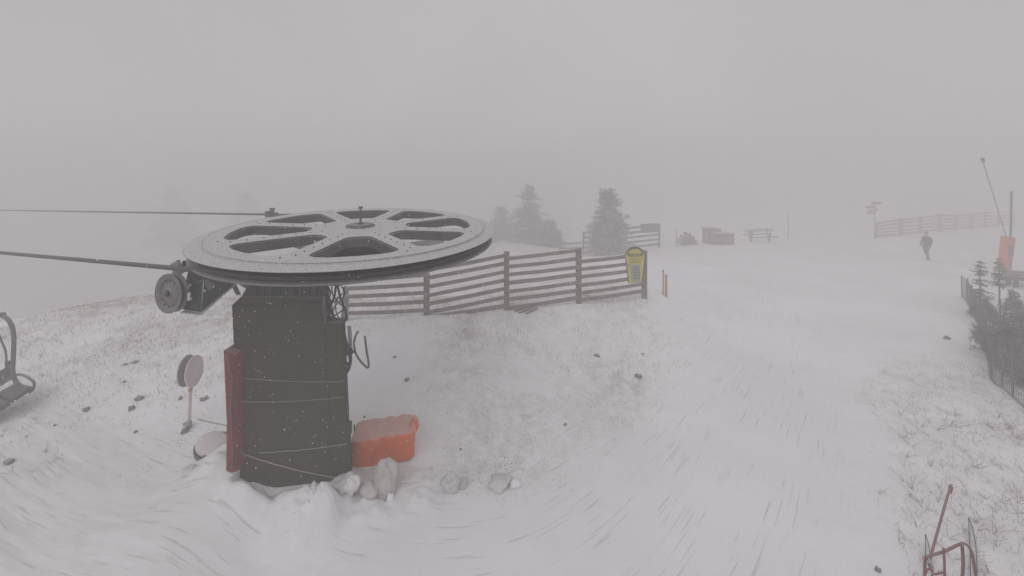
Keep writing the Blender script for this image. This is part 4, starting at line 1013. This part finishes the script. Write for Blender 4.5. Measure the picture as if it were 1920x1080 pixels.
# picnic table
pt = thing('picnic_table', 'foggy grey picnic table with benches beyond the piste', 'table'); Yt = 34
def hb(x0, y0, x1, y1, h, dy=0, dep=.3, m='far_wood', name='board'):
    w = MB(); w.bar(P(x0, y0, Yt) + Vector((0, dy, 0)), P(x1, y1, Yt) + Vector((0, dy, 0)), dep, h); w.build(name, M[m], pt)
hb(1399, 433, 1446, 430, .07, 0, .7, name='table_top'); hb(1403, 443, 1448, 441, .06, -.7, .28, name='bench_board'); hb(1403, 443, 1448, 441, .06, .7, .28, name='bench_board')
for x in (1407, 1441):
    hb(x, 433, x - 3, 452, .1, -.25, .12, name='leg'); hb(x, 433, x + 4, 452, .1, .25, .12, name='leg')
hb(1404, 446, 1444, 444, .06, 0, .1, name='cross_brace')
mp = thing('thin_pole', 'very faint thin pole standing on the skyline right of the picnic table', 'pole'); p = on(1478, 448)
w = MB(); w.tube([p + Vector((0, 0, -.1)), p + Vector((0, 0, 46 * p.y / FPX))], .035, 6); w.build('shaft', M['far_wood'], mp)
w = MB(); w.box(p + Vector((0, 0, 44 * p.y / FPX)), (.12, .05, .2)); w.build('marker', M['far_wood'], mp)

sp = thing('direction_signpost', 'foggy post with four arrow boards left of the far fence', 'signpost'); Yg = 32
w = MB(); w.tube([P(1640, 448, Yg), P(1640, 376, Yg)], .05, 8); w.build('post', M['galv'], sp)
for (x0, x1, y0, y1, m, fl) in ((1635, 1653, 378, 384, 'sign_grey', 1), (1623, 1642, 386, 391, 'sign_red', -1), (1629, 1648, 391.5, 396, 'sign_red', 1), (1624, 1642, 397, 402, 'sign_red', -1)):
    ym = (y0 + y1) / 2
    pl = [(x0, y0 + 1), (x1 - 2, y0), (x1, ym), (x1 - 2, y1 - 1), (x0, y1)] if fl > 0 else [(x0 + 2, y0), (x1, y0 - .5), (x1, y1 - .5), (x0 + 2, y1), (x0, ym)]
    w = MB(); w.prism([P(a, b_, Yg - .08) for a, b_ in pl], Vector((0, .04, 0))); w.build('arrow_board', M[m], sp)

# ------------------------------------------------------------------ walking person
def skinned(name, pts, edges, root_i, mt, parent, sub=2):
    me_ = bpy.data.meshes.new(name); me_.from_pydata([p[0] for p in pts], edges, [])
    o = bpy.data.objects.new(name, me_); COL.objects.link(o)
    o.modifiers.new('skin', 'SKIN'); 
    if not me_.skin_vertices: me_.attributes
    for i, sv in enumerate(me_.skin_vertices[0].data):
        r = pts[i][1]; sv.radius = r if isinstance(r, tuple) else (r, r); sv.use_root = (i == root_i)
    o.modifiers['skin'].use_smooth_shade = True
    o.modifiers.new('sub', 'SUBSURF').levels = sub; o.modifiers['sub'].render_levels = sub
    dg = bpy.context.evaluated_depsgraph_get(); dg.update(); nm = bpy.data.meshes.new_from_object(o.evaluated_get(dg)); nm.materials.clear(); nm.materials.append(mt)
    bpy.data.objects.remove(o); nm.name = name
    ob = bpy.data.objects.new(name, nm); COL.objects.link(ob); ob.parent = parent
    for f_ in nm.polygons: f_.use_smooth = True
    return ob
pg = on(1737, 487); sc = 53 * pg.y / FPX / 1.78
per = thing('person', 'person in a dark jacket and trousers walking alone across the foggy snow', 'person')
# facing local -Y (towards the viewer's left), metres for a 1.75 m body
J = {}
B = [((0, 0, .95), (.13, .10)), ((0, 0, 1.12), (.125, .095)), ((0, .0, 1.32), (.15, .11)), ((0, 0, 1.45), (.11, .08)), ((0, -.01, 1.53), .05), ((0, -.02, 1.60), .075), ((0, -.025, 1.68), .085), ((0, -.02, 1.755), .045),
     ((.10, 0, .90), .085), ((.11, -.12, .52), .058), ((.11, -.02, .10), .042), ((.12, -.12, .05), .038), ((.12, -.2, .035), .03),
     ((-.10, 0, .90), .085), ((-.09, .04, .50), .058), ((-.08, .24, .14), .042), ((-.08, .17, .05), .038), ((-.08, .09, .04), .03),
     ((.17, 0, 1.42), .055), ((.215, .10, 1.16), .043), ((.205, -.06, .93), .034), ((.20, -.09, .86), (.035, .02)),
     ((-.17, 0, 1.42), .055), ((-.215, -.02, 1.16), .043), ((-.20, -.16, .96), .034), ((-.19, -.20, .90), (.035, .02))]
Ed = [(0,1),(1,2),(2,3),(3,4),(4,5),(5,6),(6,7),(0,8),(8,9),(9,10),(10,11),(11,12),(0,13),(13,14),(14,15),(15,16),(16,17),(3,18),(18,19),(19,20),(20,21),(3,22),(22,23),(23,24),(24,25)]
def hand(ix, sx):
    hx, hy, hz_ = B[ix][0]
    for k in range(4):
        a = len(B); ox = (k - 1.5) * .018
        B.append(((hx + .0 + sx * .004, hy - .012 + ox, hz_ - .045), .009)); B.append(((hx - sx * .012, hy - .018 + ox, hz_ - .075 - (.006 if k in (1, 2) else 0)), .0075))
        Ed.append((ix, a)); Ed.append((a, a + 1))
    a = len(B); B.append(((hx - sx * .01, hy - .045, hz_ - .01), .010)); B.append(((hx - sx * .015, hy - .055, hz_ - .035), .008)); Ed.append((ix, a)); Ed.append((a, a + 1))
hand(21, 1); hand(25, -1)
skinned('body', B, Ed, 0, M['skin'], per)
Jk = [((0, 0, .86), (.175, .135)), ((0, 0, 1.0), (.165, .13)), ((0, 0, 1.2), (.165, .13)), ((0, .01, 1.34), (.175, .135)), ((0, .0, 1.46), (.11, .095)), ((0, -.0, 1.53), (.075, .075)),
      ((.17, 0, 1.42), .072), ((.215, .10, 1.16), .058), ((.205, -.05, .95), .046), ((-.17, 0, 1.42), .072), ((-.215, -.02, 1.16), .058), ((-.20, -.145, .98), .046)]
skinned('jacket', Jk, [(0,1),(1,2),(2,3),(3,4),(4,5),(4,6),(6,7),(7,8),(4,9),(9,10),(10,11)], 0, M['jacket'], per)
Tr = [((0, 0, .93), (.15, .115)), ((.10, 0, .86), .105), ((.11, -.12, .52), .075), ((.11, -.03, .14), .06), ((-.10, 0, .86), .105), ((-.09, .04, .50), .075), ((-.08, .235, .18), .06)]
skinned('trousers', Tr, [(0,1),(1,2),(2,3),(0,4),(4,5),(5,6)], 0, M['trousers'], per)
for pts in ([((.11, -.0, .13), .06), ((.11, -.01, .06), .06), ((.12, -.12, .04), .05), ((.12, -.22, .035), .038)], [((-.08, .25, .17), .06), ((-.08, .24, .09), .06), ((-.08, .16, .045), .048), ((-.08, .06, .04), .036)]):
    skinned('boot', pts, [(0,1),(1,2),(2,3)], 0, M['boots'], per)
skinned('hat', [((0, -.005, 1.69), (.10, .10)), ((0, 0, 1.74), (.092, .09)), ((0, .0, 1.79), .04)], [(0,1),(1,2)], 0, M['hat'], per)
w = MB(); w.box((0, .17, 1.22), (.28, .15, .42)); o = w.build('backpack', M['jacket'], per, bevel=.04)
for sx in (-1, 1):
    w = MB(); w.lathe([(0, .006), (.009, .003), (.011, 0)], 8, Matrix.Translation((sx * .03, -.105, 1.675)) @ Vector((0, -1, 0)).to_track_quat('Z', 'Y').to_matrix().to_4x4()); w.build('eye', M['boots'], per)
w = MB(); w.tube([(0, -.105, 1.66), (0, -.125, 1.635), (0, -.10, 1.63)], [.008, .013, .010], 6); w.build('nose', M['skin'], per)
w = MB(); w.box((0, -.103, 1.605), (.045, .01, .008)); w.build('mouth', M['hat'], per)
for sx in (-1, 1):
    w = MB(); w.box((sx * .085, -.02, 1.65), (.015, .03, .05)); w.build('ear', M['skin'], per, bevel=.006)
per.location = (pg.x, pg.y, pg.z - .02); per.scale = (sc,) * 3; per.rotation_euler = (0, 0, R(-84))

# ------------------------------------------------------------------ red frame with skis, bottom right
sl = thing('ski_sled', 'dull red tubular sled frame on two old skis at the bottom right corner', 'sled')
gs = GG(1780, 1060); Yk = gs.y
def Q(px, py, dy=0, Y=None): return P(px, py, (Y or 3.75) + dy)
def stube(pts, r, name, m='redpaint', k=6):
    w = MB(); w.tube(smooth_path(pts, k), r, 8); return w.build(name, M[m], sl, smooth=True)
stube([Q(1733, 1110), Q(1734, 1070), Q(1735, 1050), Q(1741, 1043), Q(1770, 1034, .02), Q(1800, 1020, .04), Q(1808, 1019, .05), Q(1817, 1026, .05), Q(1823, 1040, .04), Q(1829, 1075), Q(1832, 1110)], .012, 'hoop')
stube([Q(1769, 1028, -.02), Q(1771, 1060, -.02), Q(1771, 1110, -.02)], .010, 'upright')
stube([Q(1804, 1022), Q(1806, 1060), Q(1802, 1110)], [.013] * 13, 'upright')
stube([Q(1744, 1046), Q(1757, 1000, .15), Q(1771, 950, .3), Q(1783, 909, .45)], .0105, 'draw_bar')
w = MB(); w.tube([Q(1783, 909, .45), Q(1786, 915, .44), Q(1783, 926, .42)], .006, 6); w.build('hook', M['redpaint'], sl)
stube([Q(1741, 1056), Q(1745, 1066), Q(1752, 1076), Q(1768, 1073)], .010, 'brace')
stube([Q(1735, 1075), Q(1739, 1068), Q(1747, 1070), Q(1748, 1100)], .009, 'brace')
w = MB()
for (x, y) in ((1740, 1050), (1741, 1060), (1820, 1034), (1822, 1046)): w.tube([Q(x, y, -.01), Q(x, y, -.04)], .008, 6)
w.build('rivet', M['dark_steel'], sl)
def ski(px_pts, Y0, w_, name='ski'):
    pts = [G(x, y) + Vector((0, 0, .03 + (.07 if k_ == 0 else .03 if k_ == 1 else 0))) for k_, (x, y, Y) in enumerate(px_pts)]; ww = MB(); vv = []; ff = []
    for i, p in enumerate(pts):
        t = (pts[min(i + 1, len(pts) - 1)] - pts[max(i - 1, 0)]).normalized(); r_ = t.cross(Vector((0, 0, 1))).normalized(); u = r_.cross(t)
        hw = w_[i] / 2
        vv += [p - r_ * hw - u * .006, p + r_ * hw - u * .006, p + r_ * hw + u * .006, p - r_ * hw + u * .006]
    for i in range(len(pts) - 1):
        k = i * 4; ff += [(k, k+1, k+5, k+4), (k+1, k+2, k+6, k+5), (k+2, k+3, k+7, k+6), (k+3, k, k+4, k+7)]
    ff += [(3, 2, 1, 0), (len(vv)-4, len(vv)-3, len(vv)-2, len(vv)-1)]
    ww.add(vv, ff); ww.build(name, M['ski'], sl)
    e = MB()
    for sgn in (0, 1): e.tube([Vector(vv[i * 4 + 2 + sgn]) for i in range(len(pts))], .004, 5)
    e.build('ski_edge', M['dark_steel'], sl)
ski([(1735, 1018, 4.14), (1738, 1028, 4.1), (1740, 1045, 4.0), (1741, 1075, 3.9), (1741, 1120, 3.75)], 4, [.004, .024, .04, .045, .045])
ski([(1816, 986, 4.28), (1820, 998, 4.25), (1823, 1015, 4.15), (1825, 1040, 4.02), (1826, 1080, 3.88), (1826, 1120, 3.7)], 4, [.004, .028, .042, .046, .048, .048])

# ------------------------------------------------------------------ dry grass and weeds
def blades(name, n, sampler, hmin, hmax, width, m, seed, label=None, lean=.7):
    rr = np.random.default_rng(seed); pts = sampler(rr, n)
    V = []; Fc = []
    for (x, y) in pts:
        z = ground_z(x, y); a = rr.uniform(0, 6.283); h = rr.uniform(hmin, hmax) * rr.uniform(.5, 1); l = h * rr.uniform(.1, lean)
        a2 = rr.uniform(0, 6.283); wx_, wy_ = math.cos(a2) * width, math.sin(a2) * width
        dx, dy = math.cos(a) * l, math.sin(a) * l; b_ = len(V)
        V += [(x - wx_, y - wy_, z - .01), (x + wx_, y + wy_, z - .01), (x + dx * .4 + wx_ * .7, y + dy * .4 + wy_ * .7, z + h * .6), (x + dx * .4 - wx_ * .7, y + dy * .4 - wy_ * .7, z + h * .6), (x + dx, y + dy, z + h * .8)]
        Fc += [(b_, b_+1, b_+2, b_+3), (b_+3, b_+2, b_+4)]
    w = MB(); w.add(V, Fc); o = w.build(name, m); o['kind'] = 'stuff'; return o
def sampler_img(rects, clump=0, cn=1):   # scatter evenly over ground areas given in world x, y
    def f(rr, n):
        out = []
        areas = np.array([(r[1] - r[0]) * (r[3] - r[2]) * r[4] for r in rects]); areas = areas / areas.sum()
        while len(out) < n:
            r = rects[rr.choice(len(rects), p=areas)]; x = rr.uniform(r[0], r[1]); y = rr.uniform(r[2], r[3])
            j = int(np.clip(np.searchsorted(xs, x), 0, len(xs) - 1)); i = int(np.clip(np.searchsorted(ys, y), 0, len(ys) - 1))
            if rr.random() > grass[i, j] * 1.3: continue
            k = 1 if not clump else rr.integers(1, cn)
            for _ in range(k): out.append((x + rr.normal(0, clump or .001), y + rr.normal(0, clump or .001)))
        return out[:n]
    return f
blades('dry_grass', 9000, sampler_img([(3.6, 12, 3.9, 9.5, 1.2), (6, 16, 9, 15, .4)], .07, 8), .03, .11, .0022, M['grass'], 1)
blades('dry_grass', 14000, sampler_img([(-13, -4.6, 6.5, 11.5, 1), (-5, 4, 7.8, 10.6, 1.0)], .08, 9), .04, .14, .0035, M['grass'], 2)
blades('dry_grass', 5000, sampler_img([(-2.1, 4, 4.9, 8, 1)], .05, 6), .01, .04, .003, M['weed'], 3)
blades('dry_grass', 2500, sampler_img([(-12, -4, 5.2, 8.5, 1)], .05, 7), .02, .06, .003, M['weed'], 4)

def weed(w, px, py, hpx, seed):
    p = GG(px, py); rr = random.Random(seed); h = hpx * p.y / FPX
    for k in range(rr.randint(2, 5)):
        a = rr.uniform(0, 6.28); L = h * rr.uniform(.5, 1); lean = rr.uniform(.3, 1.6)
        q = Vector((math.cos(a) * lean * L, math.sin(a) * lean * L, L * .8)); mid = q * .5 + Vector((rr.gauss(0, .01), rr.gauss(0, .01), L * .12))
        w.tube([p + Vector((0, 0, -.02)), p + mid, p + q], [.0022, .0017, .0011], 4, False)
        for j in range(rr.randint(0, 3)):
            s0 = p + q * rr.uniform(.4, 1); e = s0 + Vector((rr.gauss(0, 1), rr.gauss(0, 1), rr.gauss(.3, .6))).normalized() * h * .22
            w.tube([s0, e], [.0016, .0011], 3, False)
            if rr.random() < .4: w.tube([e, e + Vector((0, 0, .007))], [.004, .003], 4)
rr = random.Random(5); nw = 0
spots = []
for _ in range(120):
    px = rr.uniform(1670, 1925); py = rr.uniform(690, 1078)
    if px < 1680 + (py - 700) * .02: continue
    spots.append((px, py, rr.uniform(12, 40)))
for _ in range(26): spots.append((rr.uniform(0, 130), rr.uniform(600, 900), rr.uniform(8, 22)))
spots += [(236, 556, 16), (228, 558, 20), (243, 557, 14), (90, 592, 14), (60, 600, 18), (1648, 925, 26), (1655, 700, 10)]
wr_, wl_ = MB(), MB()
for i, (px, py, h) in enumerate(spots): weed(wr_ if px > 1500 else wl_, px, py, h, i)
for q_ in (wr_, wl_): o = q_.build('dry_weeds', M['weed']); o['kind'] = 'stuff'

# ------------------------------------------------------------------ falling snow
w = MB(); rr = random.Random(77)
for _ in range(2100):
    Y = 1.6 + 5.5 * rr.random() ** .8; p = P(rr.uniform(-40, 1960), rr.uniform(0, 1090), Y)
    if p.z < gz(p.x, p.y) + .05: continue
    r = rr.uniform(.0015, .0042) * (1.5 if rr.random() < .08 else 1)
    w.add([p + Vector(q) * r for q in ((1,0,0),(-1,0,0),(0,1,0),(0,-1,0),(0,0,1),(0,0,-1))], [(0,2,4),(2,1,4),(1,3,4),(3,0,4),(2,0,5),(1,2,5),(3,1,5),(0,3,5)])
for _ in range(420):
    Y = rr.uniform(2.2, 4.2); p = P(rr.uniform(400, 960), rr.uniform(380, 930), Y); r = rr.uniform(.0022, .0062) * Y / 4
    if (Vector((p.x, p.y)) - Vector((HC.x, HC.y))).length < WR + .1 and abs(p.z - HC.z) < .35: continue
    w.add([p + Vector(q) * r for q in ((1,0,0),(-1,0,0),(0,1,0),(0,-1,0),(0,0,1),(0,0,-1))], [(0,2,4),(2,1,4),(1,3,4),(3,0,4),(2,0,5),(1,2,5),(3,1,5),(0,3,5)])
o = w.build('falling_snowflakes', mat('snowflake', (.85, .85, .86), .6, vary=0, bump=0)); o['kind'] = 'stuff'

# put each thing's empty at the foot of what it carries
bpy.context.view_layer.update()
for o in list(COL.objects):
    if o.type == 'EMPTY' and o.parent is None and o.location.length < 1e-6 and o.children:
        bb = [ch.matrix_world @ Vector(c) for ch in o.children for c in ch.bound_box]
        lo = Vector([min(p[i] for p in bb) for i in range(3)]); hi = Vector([max(p[i] for p in bb) for i in range(3)])
        rehang(o, ((lo.x + hi.x) / 2, (lo.y + hi.y) / 2, lo.z))
